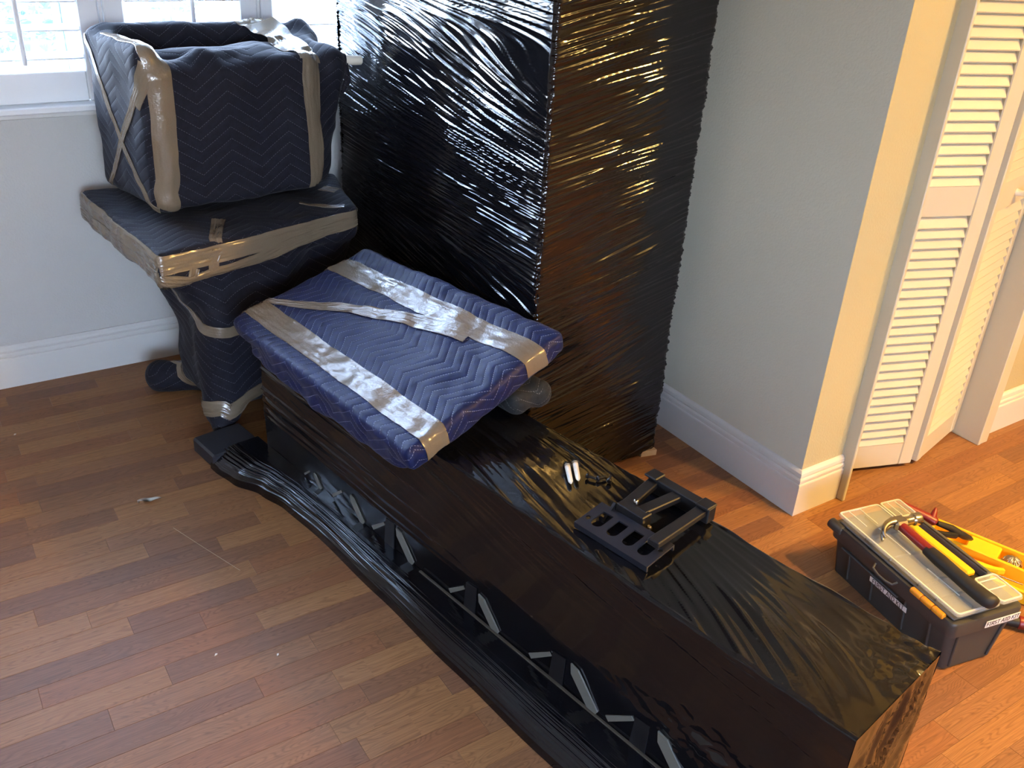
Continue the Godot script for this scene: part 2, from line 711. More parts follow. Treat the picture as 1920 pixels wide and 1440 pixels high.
func room() -> void:
	var ZW := -3.149
	solid("wall_back", Vector3(-1.75, 0, ZW - 0.16), Vector3(-0.43, 2.44, ZW), M.wall_white)
	var wb := get_node("wall_back")
	boxpart("wall_below_window", Vector3(0.765, 0.447, ZW - 0.08), Vector3(2.39, 0.894, 0.16), M.wall_white, wb, 0.0)
	boxpart("wall_above_window", Vector3(0.765, 2.34, ZW - 0.08), Vector3(2.39, 0.2, 0.16), M.wall_white, wb, 0.0)
	boxpart("wall_beside_window", Vector3(1.82, 1.567, ZW - 0.08), Vector3(0.28, 1.346, 0.16), M.wall_white, wb, 0.0)
	solid("wall_right", Vector3(1.953, 0, ZW - 0.16), Vector3(2.073, 2.44, -1.3565), M.wall_grey)
	solid("wall_closet", Vector3(1.9535, 0, -1.47), Vector3(2.128, 2.44, -1.356), M.wall_yellow)
	var wc := get_node("wall_closet")
	boxpart("wall_beyond_door", Vector3(3.76, 1.22, -1.413), Vector3(1.88, 2.44, 0.114), M.wall_yellow, wc, 0.0)
	boxpart("wall_above_door", Vector3(2.467, 2.26, -1.413), Vector3(0.676, 0.36, 0.114), M.wall_yellow, wc, 0.0)
	solid("wall_closet_inside", Vector3(2.073, 0, -2.2), Vector3(3.2, 2.44, -2.1), M.wall_white)
	boxpart("wall_closet_end", Vector3(3.15, 1.22, -1.78), Vector3(0.1, 2.44, 0.64), M.wall_white, get_node("wall_closet_inside"), 0.0)
	solid("wall_left", Vector3(-1.9, 0, ZW - 0.16), Vector3(-1.75, 2.44, 2.75), M.wall_white)
	solid("wall_front", Vector3(1.9, 0, 2.6), Vector3(4.85, 2.44, 2.75), M.wall_white)
	var wf := get_node("wall_front")
	boxpart("wall_above_window", Vector3(0.0, 2.27, 2.675), Vector3(3.8, 0.34, 0.15), M.wall_white, wf, 0.0)
	boxpart("wall_below_window", Vector3(0.0, 0.45, 2.675), Vector3(3.8, 0.9, 0.15), M.wall_white, wf, 0.0)
	boxpart("wall_beside_window", Vector3(-1.6, 1.5, 2.675), Vector3(0.6, 1.2, 0.15), M.wall_white, wf, 0.0)
	boxpart("wall_beside_window", Vector3(1.1, 1.5, 2.675), Vector3(1.6, 1.2, 0.15), M.wall_white, wf, 0.0)
	var w2 := struct("window_2", "window in the wall behind the viewer")
	boxpart("pane", Vector3(-0.5, 1.5, 2.70), Vector3(1.58, 1.18, 0.006), M.glass, w2, 0.0)
	for x in [-1.275, -0.5, 0.275]:
		boxpart("stile", Vector3(x, 1.5, 2.68), Vector3(0.045, 1.2, 0.05), M.shutter, w2, 0.003)
	solid("wall_hall", Vector3(4.7, 0, -1.47), Vector3(4.85, 2.44, 2.6), M.wall_yellow)
	solid("ceiling", Vector3(-1.9, 2.44, ZW - 0.16), Vector3(4.85, 2.56, 2.75), M.ceiling)

	# baseboards: one moulded profile, mitred at the corners
	var prof := [[0.016, 0.0], [0.016, 0.100], [0.0145, 0.103], [0.0115, 0.104], [0.0115, 0.107], [0.0145, 0.110], [0.0148, 0.117], [0.0125, 0.121], [0.0095, 0.122], [0.0095, 0.125], [0.0115, 0.128], [0.0100, 0.137], [0.0045, 0.1445], [0.0, 0.1455]]
	var bb := func(called: String, pts: Array, label: String) -> void:
		var b := MB.new()
		for i in pts.size() - 1:
			var dir: Vector3 = (pts[i + 1] - pts[i]).normalized()
			var nrm := Vector3(-dir.z, 0, dir.x)
			for j in prof.size() - 1:
				var q := []
				for e in [[i, j], [i + 1, j], [i + 1, j + 1], [i, j + 1]]:
					var p: Vector3 = pts[e[0]]
					var m := nrm
					if e[0] > 0 and e[0] < pts.size() - 1:
						var d0: Vector3 = (pts[e[0]] - pts[e[0] - 1]).normalized()
						var d1: Vector3 = (pts[e[0] + 1] - pts[e[0]]).normalized()
						m = Vector3(-d0.z, 0, d0.x) + Vector3(-d1.z, 0, d1.x)
						m /= m.dot(nrm)
					q.append(p + m * prof[e[1]][0] + Vector3(0, prof[e[1]][1], 0))
				b.quad(q[0], q[1], q[2], q[3])
		tag(part(called, b, M.trim, self), label, "", "", "structure")
	bb.call("baseboard_back", [Vector3(-1.75, 0, ZW), Vector3(1.953, 0, ZW)], "white moulded baseboard under the window")
	bb.call("baseboard_right", [Vector3(1.953, 0, ZW), Vector3(1.953, 0, -1.356), Vector3(2.128, 0, -1.356)], "white moulded baseboard along the grey wall and round its corner")
	bb.call("baseboard_hall", [Vector3(2.853, 0, -1.356), Vector3(4.7, 0, -1.356)], "white moulded baseboard beyond the closet door")

	# the laminate floor, strip by strip
	var fl := struct("floor", "reddish brown strip laminate floor")
	boxpart("underlay", Vector3(1.475, -0.06, -0.28), Vector3(6.75, 0.09, 6.05), M.underlay, fl, 0.0)
	var cam: Camera3D = get_node("camera")
	var inv := cam.transform.affine_inverse()
	var rest := []
	for i in 10:
		rest.append(MB.new())
	var sw := 0.0652
	var row := 0
	var z := ZW + 0.01
	while z < 2.6:
		var x := -1.75 - rng.randf() * 0.4
		while x < 4.7:
			var L := rng.randf_range(0.26, 0.62)
			var x1 := minf(x + L, 4.7)
			var x0 := maxf(x, -1.75)
			if x1 - x0 > 0.01:
				var seen := false
				for cx in [x0, (x0 + x1) * 0.5, x1]:
					var c: Vector3 = inv * Vector3(cx, 0, z + sw * 0.5)
					if c.z < -0.1 and absf(c.x / c.z) < 0.57 and absf(c.y / c.z) < 0.43:
						seen = true
				if cx_hidden(x0, x1, z):
					seen = false
				var tone := rng.randi() % 10
				var b: MB = MB.new() if seen else rest[tone]
				b.box(Vector3((x0 + x1) * 0.5, -0.0075, z + sw * 0.5), Vector3(x1 - x0 - 0.0003, 0.015, sw - 0.0003), 0.0005, Transform3D.IDENTITY, Vector2(rng.randf() * 5.0, rng.randf() * 5.0))
				if seen:
					part("plank", b, M.wood[tone], fl)
			x += L
		z += sw
		row += 1
	for i in 10:
		tag(part("far_planks", rest[i], M.wood[i], fl), "", "", "", "stuff")

	# the ceiling lamp that gives the warm light
	var lt := thing("ceiling_lamp", "round flush ceiling lamp with a warm glowing diffuser in the hallway", "lamp", Transform3D(Basis(), Vector3(3.15, 2.44, 0.35)))
	var b := MB.new()
	b.tube([Vector3(0, 0, 0), Vector3(0, -0.03, 0), Vector3(0, -0.04, 0)], [0.17, 0.17, 0.15], 32)
	part("rim", b, M.trim, lt)
	b = MB.new()
	b.tube([Vector3(0, -0.035, 0), Vector3(0, -0.06, 0), Vector3(0, -0.075, 0), Vector3(0, -0.08, 0)], [0.145, 0.14, 0.1, 0.03], 32)
	part("diffuser", b, M.glow, lt)
	var dl := thing("downlight", "small recessed downlight with a white trim ring over the toolbox", "lamp", Transform3D(Basis(), Vector3(2.35, 2.44, 0.0)))
	b = MB.new()
	b.tube([Vector3(0, 0, 0), Vector3(0, -0.012, 0), Vector3(0, -0.014, 0)], [0.085, 0.085, 0.075], 28)
	part("ring", b, M.trim, dl)
	b = MB.new()
	b.tube([Vector3(0, -0.013, 0), Vector3(0, -0.018, 0), Vector3(0, -0.019, 0)], [0.06, 0.058, 0.04], 28)
	part("lens", b, M.glow, dl)


func cx_hidden(x0: float, x1: float, z: float) -> bool:   # strips wholly under the tall wrapped box
	return x0 > 1.35 and x1 < 1.78 and z > -2.95 and z < -1.9


func window() -> void:
	var w := struct("window_1", "wide window with white plantation shutters")
	var zf := -3.133
	# sill, apron and outer frame
	boxpart("sill", Vector3(0.565, 0.8935, -3.15), Vector3(2.10, 0.021, 0.13), M.shutter, w, 0.004)
	boxpart("apron", Vector3(0.565, 0.872, -3.146), Vector3(2.04, 0.022, 0.016), M.trim, w, 0.002)
	for x in [-0.425, 1.585]:
		boxpart("jamb", Vector3(x, 1.57, -3.16), Vector3(0.03, 1.33, 0.09), M.shutter, w, 0.003)
	boxpart("head", Vector3(0.58, 2.222, -3.16), Vector3(2.04, 0.03, 0.09), M.shutter, w, 0.003)
	for x in [0.1, 0.6045, 1.0875]:
		boxpart("mullion", Vector3(x, 1.555, -3.168), Vector3(0.011, 1.30, 0.06), M.shutter, w, 0.002)
	for x in [0.1, 0.6045, 1.0875]:
		boxpart("outer_bar", Vector3(x, 1.555, -3.272), Vector3(0.04, 1.30, 0.03), M.shutter, w, 0.003)
	boxpart("pane", Vector3(0.58, 1.555, -3.275), Vector3(1.98, 1.30, 0.004), M.glass, w, 0.0)
	# shutters
	var lb := MB.new()
	var ring0 := PackedVector3Array()
	var ring1 := PackedVector3Array()
	for j in 16:
		var a := TAU * j / 16
		ring0.append(Vector3(0, sin(a) * 0.0055, cos(a) * 0.032))
		ring1.append(Vector3(1, sin(a) * 0.0055, cos(a) * 0.032))
	lb.loft([ring1, ring0], true)
	var lm := lb.mesh()
	for p in [[-0.405, 0.093, 0.056], [0.107, 0.597, 0.059], [0.612, 1.081, 0.058], [1.094, 1.563, 0.04]]:
		var a: float = p[0]
		var c: float = p[1]
		var s: float = p[2]
		var sh := Node3D.new()
		sh.name = "shutter"
		w.add_child(sh, true)
		var zc := zf - 0.014
		boxpart("stile", Vector3(a + s * 0.5, 1.555, zc), Vector3(s, 1.30, 0.028), M.shutter, sh, 0.004)
		boxpart("stile", Vector3(c - s * 0.5, 1.555, zc), Vector3(s, 1.30, 0.028), M.shutter, sh, 0.004)
		boxpart("bottom_rail", Vector3((a + c) * 0.5, 0.9495, zc), Vector3(c - a - 2 * s - 0.001, 0.089, 0.026), M.shutter, sh, 0.003)
		boxpart("top_rail", Vector3((a + c) * 0.5, 2.16, zc), Vector3(c - a - 2 * s - 0.001, 0.089, 0.026), M.shutter, sh, 0.003)
		var y := 1.037
		while y < 2.1:
			part("louver", lm, M.shutter, sh, Transform3D(Basis(Vector3(c - a - 2 * s - 0.006, 0, 0), Vector3.UP.rotated(Vector3.RIGHT, 0.16), Vector3.BACK.rotated(Vector3.RIGHT, 0.16)), Vector3(a + s + 0.003, y, zc)))
			y += 0.0785
		var rod := MB.new()
		var rx := (a + c) * 0.5 + 0.02
		rod.tube([Vector3(rx, 1.02, zc + 0.044), Vector3(rx, 1.03, zc + 0.044), Vector3(rx, 2.08, zc + 0.044)], [0.006, 0.0075, 0.0075], 10)
		part("tilt_rod", rod, M.shutter, sh)


func closet_door() -> void:
	var d := struct("door_1", "white louvered bifold closet door, slightly folded")
	# jamb boards and casing
	boxpart("jamb", Vector3(2.134, 1.02, -1.395), Vector3(0.012, 2.04, 0.155), M.door, d, 0.002)
	boxpart("jamb", Vector3(2.812, 1.02, -1.385), Vector3(0.014, 2.04, 0.15), M.door, d, 0.002)
	boxpart("casing", Vector3(2.832, 1.05, -1.333), Vector3(0.05, 2.1, 0.046), M.door, d, 0.004)
	boxpart("head_jamb", Vector3(2.47, 2.05, -1.39), Vector3(0.66, 0.02, 0.14), M.door, d, 0.002)
	var sl := MB.new()
	sl.box(Vector3.ZERO, Vector3(1, 0.006, 0.045), 0.002)
	var sm := sl.mesh()
	var defs := [[Vector3(2.178, 0, -1.440), atan2(-0.316, 0.949), 0.318, 0.035, 0.048], [Vector3(2.502, 0, -1.334), atan2(0.222, 0.975), 0.308, 0.034, 0.034]]
	for q in defs:
		var p := Node3D.new()
		p.name = "panel"
		p.transform = turned(q[0], q[1])
		d.add_child(p, true)
		var W: float = q[2]
		var s0: float = q[3]
		var s1: float = q[4]
		var zc := -0.014
		boxpart("stile", Vector3(s0 * 0.5, 1.015, zc), Vector3(s0, 2.0, 0.028), M.door, p, 0.003)
		boxpart("stile", Vector3(W - s1 * 0.5, 1.015, zc), Vector3(s1, 2.0, 0.028), M.door, p, 0.003)
		var iw := W - s0 - s1
		var xc := s0 + iw * 0.5
		for r in [[0.015, 0.099], [0.826, 0.913], [1.93, 2.01]]:
			boxpart("rail", Vector3(xc, (r[0] + r[1]) * 0.5, zc), Vector3(iw, r[1] - r[0], 0.024), M.door, p, 0.0015)
		for span in [[0.099, 0.826, 25], [0.913, 1.93, 35]]:
			for i in span[2]:
				var y: float = span[0] + (i + 0.5) * (span[1] - span[0]) / span[2]
				part("slat", sm, M.door, p, Transform3D(Basis(Vector3(iw - 0.001, 0, 0), Vector3.UP.rotated(Vector3.RIGHT, 1.06), Vector3.BACK.rotated(Vector3.RIGHT, 1.06)), Vector3(xc, y, zc + 0.0005)))
	# the white pull on the second panel
	var p2: Node3D = d.get_node("panel2") if d.has_node("panel2") else d.get_child(d.get_child_count() - 1)
	var b := MB.new()
	b.tube([Vector3(0.163, 0.862, -0.002), Vector3(0.163, 0.862, 0.012), Vector3(0.163, 0.863, 0.02), Vector3(0.163, 0.864, 0.034), Vector3(0.163, 0.864, 0.038)], [0.011, 0.008, 0.009, 0.017, 0.012], 16)
	part("pull", b, M.white_plastic, p2)


func outside() -> void:
	var g := boxpart("ground", Vector3(1.0, -0.35, -13.4), Vector3(40, 0.3, 20), M.concrete, self, 0.0)
	tag(g, "pale paved ground outside the window", "", "", "structure")
	var p := thing("porch_post", "blue grey porch post outside the shuttered window", "post", Transform3D(Basis(), Vector3(0.712, -0.2, -4.35)))
	boxpart("shaft", Vector3(0, 1.6, 0), Vector3(0.06, 3.2, 0.1), M.post, p, 0.004)
	boxpart("trim_strip", Vector3(-0.043, 1.6, 0.0), Vector3(0.024, 3.2, 0.06), M.post_edge, p, 0.003)
	boxpart("seam", Vector3(0.012, 1.6, 0.0495), Vector3(0.004, 3.2, 0.004), M.ink, p, 0.0)
	# shrubs beyond
	for s in [[Vector3(0.9, -0.2, -7.6), 1.0, 0.5], [Vector3(2.6, -0.2, -10.4), 1.4, 0.5]]:
		var sh := thing("shrub", "leafy shrub outside the window seen between the louvers" if s[1] < 1.2 else "taller shrub outside, behind the blanket bundle", "shrub", Transform3D(Basis(), s[0]))
		var tr := MB.new()
		for k in 5:
			var a := k * 1.26
			tr.tube([Vector3(0, 0, 0), Vector3(cos(a) * 0.15, s[1] * 0.5, sin(a) * 0.15), Vector3(cos(a) * s[2] * 0.7, s[1], sin(a) * s[2] * 0.7)], [0.03, 0.02, 0.006], 6)
		part("stem", tr, M.bark, sh)
		var lf := MB.new()
		for k in 700:
			var c := Vector3(rng.randfn(0, 0.5) * s[2], s[1] * 0.75 + rng.randfn(0, 0.28) * s[1], rng.randfn(0, 0.5) * s[2])
			var bs := Basis.from_euler(Vector3(rng.randf() * TAU, rng.randf() * TAU, rng.randf() * TAU))
			var l := rng.randf_range(0.04, 0.09)
			lf.tri(c + bs * Vector3(-l * 0.35, 0, 0), c + bs * Vector3(0, l, 0.01), c + bs * Vector3(l * 0.35, 0, 0))
			lf.tri(c + bs * Vector3(-l * 0.35, 0, 0), c + bs * Vector3(l * 0.35, 0, 0), c + bs * Vector3(0, -l, 0.01))
		tag(part("foliage", lf, M.leaf, sh), "", "", "", "stuff")


# ---------------------------------------------------------------- stretch film
# relief of pulled film: ridges run along u, close together across v (metres)
func wrinkle(u: float, v: float, fine := 60.0, least := 0.25) -> float:
	var mask := lerpf(least, 1.0, smoothstep(-0.3, 0.35, n_low.get_noise_2d(u * 1.7 + 3.0, v * 3.2 - 8.0)))
	var r := n_ridge.get_noise_2d(u * 1.6, v * fine) * 0.5 + 0.5
	var q := n_ridge.get_noise_2d(u * 1.1 + 40.0, v * fine * 0.43 + 9.0) * 0.5 + 0.5
	return mask * (r * r * r * 0.0026 + q * q * q * 0.0042)


func tall_box() -> void:
	var x0 := 1.304
	var x1 := 1.804
	var z0 := -3.02
	var z1 := -1.797
	var H := 1.98
	var t := thing("wrapped_wardrobe", "tall box wrapped in shiny black stretch film standing beside the window by the grey wall", "wrapped furniture", Transform3D(Basis(), Vector3((x0 + x1) * 0.5, 0, (z0 + z1) * 0.5)))
	var hx := (x1 - x0) * 0.5
	var hz := (z1 - z0) * 0.5
	# the outline seen from above, with rounded corners, as [point, outward normal, face, corner weight]
	var loop := []
	var cr := 0.012
	var corner := func(cx: float, cz: float, a0: float, f0: int, f1: int) -> void:
		for k in 9:
			var a := a0 + PI * 0.5 * k / 8.0
			loop.append([Vector3(cx + cos(a) * cr, 0, cz + sin(a) * cr), Vector3(cos(a), 0, sin(a)), f0 if k < 4 else f1, 1.0 - absf(k - 4) / 4.5])
	var side := func(a: Vector3, b: Vector3, nrm: Vector3, cells: int, f: int) -> void:
		for k in range(1, cells):
			var q := float(k) / cells
			var d := minf(q, 1.0 - q) * (b - a).length()
			loop.append([a.lerp(b, q), nrm, f, clampf(0.35 - d / 0.03, 0.0, 0.35)])
	# going round: left face from its back to its front, then the front face, the right, the back
	corner.call(-hx + cr, -hz + cr, -PI * 0.5, 3, 0)
	loop.reverse()
	loop.clear()
	var fl := [[-hx, -hz + cr, -hx, hz - cr, Vector3(-1, 0, 0), 150], [-hx + cr, hz, hx - cr, hz, Vector3(0, 0, 1), 72], [hx, hz - cr, hx, -hz + cr, Vector3(1, 0, 0), 14], [hx - cr, -hz, -hx + cr, -hz, Vector3(0, 0, -1), 10]]
	var cc := [[-hx + cr, hz - cr, PI], [hx - cr, hz - cr, PI * 0.5], [hx - cr, -hz + cr, 0.0], [-hx + cr, -hz + cr, -PI * 0.5]]
	for f in 4:
		side.call(Vector3(fl[f][0], 0, fl[f][1]), Vector3(fl[f][2], 0, fl[f][3]), fl[f][4], fl[f][5], f)
		for k in 9:
			var a: float = cc[f][2] - PI * 0.5 * k / 8.0
			loop.append([Vector3(cc[f][0] + cos(a) * cr, 0, cc[f][1] + sin(a) * cr), Vector3(cos(a), 0, sin(a)), f if k < 4 else (f + 1) % 4, 1.0 - absf(k - 4) / 4.5])
	loop.append(loop[0])
	var rows := []
	var uvs := []
	var NR := 960
	var slope := [-0.10, 0.24, 0.2, 0.1]
	var sides := [0.0, z1 - z0, z1 - z0 + x1 - x0, 2.0 * (z1 - z0) + x1 - x0]
	for r in NR + 1:
		var y := 0.012 + (H - 0.012) * r / NR
		var row := PackedVector3Array()
		var us := PackedVector2Array()
		var s := 0.0
		var q := y
		for j in loop.size():
			var e: Array = loop[j]
			if j:
				var ds: float = (e[0] - loop[j - 1][0]).length()
				s += ds
				q = y - (s - sides[e[2]]) * (slope[e[2]] + 0.13 * n_low.get_noise_2d(e[2] * 7.3, y * 1.9)) + e[2] * 3.1
			var h := wrinkle(s, q, 92.0, 0.5) * (1.2 if e[2] == 1 else 1.5)
			h += e[3] * 0.004 * n_mid.get_noise_2d(s * 30.0, y * 26.0)
			h += 0.004 * n_low.get_noise_2d(s * 3.0, y * 3.0 + 11.0)
			row.append(e[0] + e[1] * h + Vector3(0, y, 0))
			us.append(Vector2(s, y))
		rows.append(row)
		uvs.append(us)
	var b := MB.new()
	b.sheet(rows, uvs, true)
	var film := part("film_wrap", b, M.film, t)
	film.set_meta("label", "glossy black stretch film with pulled creases")
	boxpart("body", Vector3(0, 0.99, 0), Vector3(2 * hx - 0.012, 1.94, 2 * hz - 0.012), M.black_board, t, 0.006)
	# cardboard guards peeping out under the corners
	for c in [[hx - 0.022, hz - 0.01], [-hx + 0.03, hz - 0.02]]:
		var g := MB.new()
		g.prism(PackedVector2Array([Vector2(-0.03, -0.012), Vector2(0.022, -0.024), Vector2(0.026, 0.02), Vector2(-0.024, 0.02)]), 0.0, 0.019, Transform3D(Basis(Vector3(1, 0, 0), Vector3(0, 0, -1), Vector3(0, 1, 0)), Vector3(c[0], 0.0, c[1])))
		var o := part("corner_guard", g, M.cardboard, t)
		o.set_meta("label", "pale cardboard guard showing under the film")


func case_frame() -> Transform3D:
	return turned(Vector3(0.776, 0, -2.123), TURN)


func long_case() -> void:
	var t := thing("wrapped_case", "long low box wrapped in black stretch film lying across the wooden floor", "wrapped furniture", case_frame())
	var W := 0.288
	var H := 0.42
	var s0 := -0.205
	var s1 := 1.627
	# cross section: up the left side, over the top, down the right side
	var sec := []
	var cr := 0.005
	for k in 112:
		sec.append([Vector3(0, 0.03 + (H - cr - 0.03) * k / 112.0, 0), Vector3(-1, 0, 0), 0])
	for k in 7:
		var a := PI - PI * 0.5 * k / 6.0
		sec.append([Vector3(cr + cos(a) * cr, H - cr + sin(a) * cr, 0), Vector3(cos(a), sin(a), 0), 1])
	for k in range(1, 84):
		sec.append([Vector3(cr + (W - 2 * cr) * k / 84.0, H, 0), Vector3(0, 1, 0), 2])
	for k in 7:
		var a := PI * 0.5 - PI * 0.5 * k / 6.0
		sec.append([Vector3(W - cr + cos(a) * cr, H - cr + sin(a) * cr, 0), Vector3(cos(a), sin(a), 0), 1])
	for k in range(1, 21):
		sec.append([Vector3(W, (H - cr) * (1.0 - k / 20.0) + 0.003, 0), Vector3(1, 0, 0), 3])
	var rows := []
	var uvs := []
	var NL := 300
	for r in NL + 1:
		var z := s0 + (s1 - s0) * r / NL
		var row := PackedVector3Array()
		var us := PackedVector2Array()
		var q := 0.0
		for j in sec.size():
			var e: Array = sec[j]
			if j:
				q += (e[0] - sec[j - 1][0]).length()
			var p: Vector3 = e[0]
			# the creases drift across the box and fan out of the near corner on top
			var fan := 0.0
			if e[2] == 2:
				fan = clampf((z - 1.02) / 0.6, 0.0, 1.0) * (0.25 - p.x) * 0.6
			var drift := 0.15 * z + 0.03 * n_low.get_noise_2d(z * 0.7, q * 1.3)
			var h := wrinkle(z * 0.8, q + drift + fan, 52.0)
			if e[2] == 0:
				h *= smoothstep(0.22, 0.40, p.y) * 0.8 + 0.12 + 0.7 * smoothstep(0.5, -0.1, z)
				for yk in [0.150, 0.168, 0.196, 0.205, 0.238, 0.30]:
					h += 0.0035 * exp(-pow((p.y - yk + 0.03 * z) / 0.0055, 2.0)) * smoothstep(0.75, 0.2, z)
				var m := exp(-pow((z - 1.36 - (0.25 - p.y) * 0.5) / 0.16, 2.0) - pow((p.y - 0.17) / 0.06, 2.0))
				h += m * 0.012 * (n_mid.get_noise_2d(z * 16.0, p.y * 22.0) + 0.3)
			if e[2] == 2:
				h *= 0.25 + 0.75 * maxf(smoothstep(0.17, 0.05, p.x), maxf(smoothstep(1.0, 0.7, z), smoothstep(1.22, 1.36, z) * smoothstep(0.22, 0.16, p.x)))
			if e[2] in [1, 2, 3]:
				var m := smoothstep(1.50, 1.62, z) * smoothstep(0.10, 0.26, p.x)
				h += m * 0.008 * n_mid.get_noise_2d(z * 24.0, q * 26.0)
			h += 0.003 * n_low.get_noise_2d(z * 2.0, q * 4.0 + 5.0)
			row.append(p + e[1] * h + Vector3(0, 0, z))
			us.append(Vector2(z, q))
		rows.append(row)
		uvs.append(us)
	var b := MB.new()
	b.sheet(rows, uvs, true)
	# the two ends
	for e in [[s0, -1.0], [s1, 1.0]]:
		var rr := []
		var uu := []
		for i in 61:
			var y := 0.003 + (H - 0.006) * i / 60.0
			var row := PackedVector3Array()
			var us := PackedVector2Array()
			for j in 41:
				var x := 0.001 + (W - 0.002) * j / 40.0
				var edge := minf(minf(x, W - x), minf(y, H - y))
				var h := wrinkle(y * 0.8 + x * 0.4, x - y * 0.55, 34.0) * 2.2 + 0.004 * n_mid.get_noise_2d(x * 14.0, y * 9.0)
				if e[1] > 0:   # the film is bunched up under the corner
					h += exp(-pow((x - 0.07) / 0.07, 2.0) - pow((y - 0.31 + x * 0.4) / 0.035, 2.0)) * 0.016 * (n_mid.get_noise_2d(x * 22.0 + 4.0, y * 30.0) + 0.5)
				row.append(Vector3(x, y, e[0] + e[1] * (h * smoothstep(0.0, 0.03, edge) + 0.0)))
				us.append(Vector2(x, y))
			rr.append(row)
			uu.append(us)
		b.sheet(rr, uu, e[1] < 0)
	part("film_wrap", b, M.film, t).set_meta("label", "glossy black stretch film creased along the box")
	boxpart("body", Vector3(W * 0.5, H * 0.5 + 0.002, (s0 + s1) * 0.5), Vector3(W - 0.014, H - 0.016, s1 - s0 - 0.02), M.black_board, t, 0.004)
	# foot boards at the two ends, and the film stretched between them
	var fb := MB.new()
	fb.box(Vector3(-0.078, 0.025, -0.31), Vector3(0.152, 0.05, 0.135), 0.006)
	part("foot_board", fb, M.black_board, t).set_meta("label", "bare black end of the base board")
	boxpart("foot_board", Vector3(-0.062, 0.024, 1.56), Vector3(0.120, 0.046, 0.14), M.black_board, t, 0.006)
	boxpart("base_rail", Vector3(-0.022, 0.021, 0.65), Vector3(0.038, 0.042, 1.72), M.black_board, t, 0.006)
	var prof := [[-0.235, 0.158], [-0.15, 0.148], [-0.05, 0.113], [0.05, 0.096], [0.2, 0.092], [0.5, 0.104], [0.8, 0.118], [1.1, 0.130], [1.4, 0.140], [1.64, 0.146]]
	rows = []
	uvs = []
	for r in 181:
		var z := -0.262 + 1.90 * r / 180.0
		var w := 0.0
		for k in prof.size() - 1:
			if z <= prof[k + 1][0] or k == prof.size() - 2:
				w = lerpf(prof[k][1], prof[k + 1][1], smoothstep(0.0, 1.0, clampf((z - prof[k][0]) / (prof[k + 1][0] - prof[k][0]), 0.0, 1.0)))
				break
		var row := PackedVector3Array()
		var us := PackedVector2Array()
		var near := smoothstep(0.55, -0.1, z)
		var out := Vector3(-0.55, 0.83, 0)
		for j in 121:
			var q := j / 120.0
			var p := Vector3(lerpf(-w, -0.0005, q), 0.002 + 0.051 * sqrt(1.0 - pow(1.0 - minf(q / 0.62, 1.0), 2.2)), z)
			var band := smoothstep(0.72, 0.42, q)
			var v := q * 0.15 - near * 0.05 * (0.4 - q) * z
			var h := wrinkle(z * 0.55, v, 118.0, 0.7) * (0.06 + band * (0.55 + 0.75 * near)) * smoothstep(0.0, 0.04, q)
			row.append(p + out * h)
			us.append(Vector2(z, q * 0.16))
		rows.append(row)
		uvs.append(us)
	b = MB.new()
	b.sheet(rows, uvs, true)
	part("film_apron", b, M.film, t).set_meta("label", "black film pulled tight over the base board in fine bright creases")
	boxpart("edge_strip", Vector3(-0.006, 0.0555, 1.08), Vector3(0.007, 0.004, 1.08), mat(Color(0.24, 0.22, 0.18), 0.5), t, 0.001)
	# grey tape tabs along the foot of the side, each a slanted flap beside an upright one
	for e in [[0.03, 0.5], [0.19, 0.85], [0.385, 1.0], [0.70, 1.0], [0.985, 1.15], [1.215, 1.2]]:
		var z: float = e[0]
		var k: float = e[1]
		var g := MB.new()
		var fr := Transform3D(Basis(Vector3(0, 0, 1), Vector3(0, 1, 0), Vector3(-1, 0, 0)), Vector3(-0.001, 0.052, z))
		g.prism(PackedVector2Array([Vector2(0.055, 0.074) * k, Vector2(0.074, 0.070) * k, Vector2(0.128, 0.012) * k, Vector2(0.122, 0.0) * k, Vector2(0.108, 0.0) * k, Vector2(0.058, 0.052) * k]), 0.0, 0.004, fr)
		part("tape_flap", g, M.clear_tape, t)
		g = MB.new()
		g.prism(PackedVector2Array([Vector2(-0.052, 0.018) * k, Vector2(0.0, 0.060) * k, Vector2(0.006, 0.054) * k, Vector2(-0.044, 0.010) * k]), 0.0, 0.0025, fr)
		part("tape_edge", g, M.clear_tape, t)
		if k >= 1.0:
			g = MB.new()
			g.prism(PackedVector2Array([Vector2(0.004, 0.0), Vector2(0.010, 0.078), Vector2(0.046, 0.082), Vector2(0.044, 0.0)]), 0.0, 0.0025, fr)
			part("tape_tab", g, M.dark_metal, t)


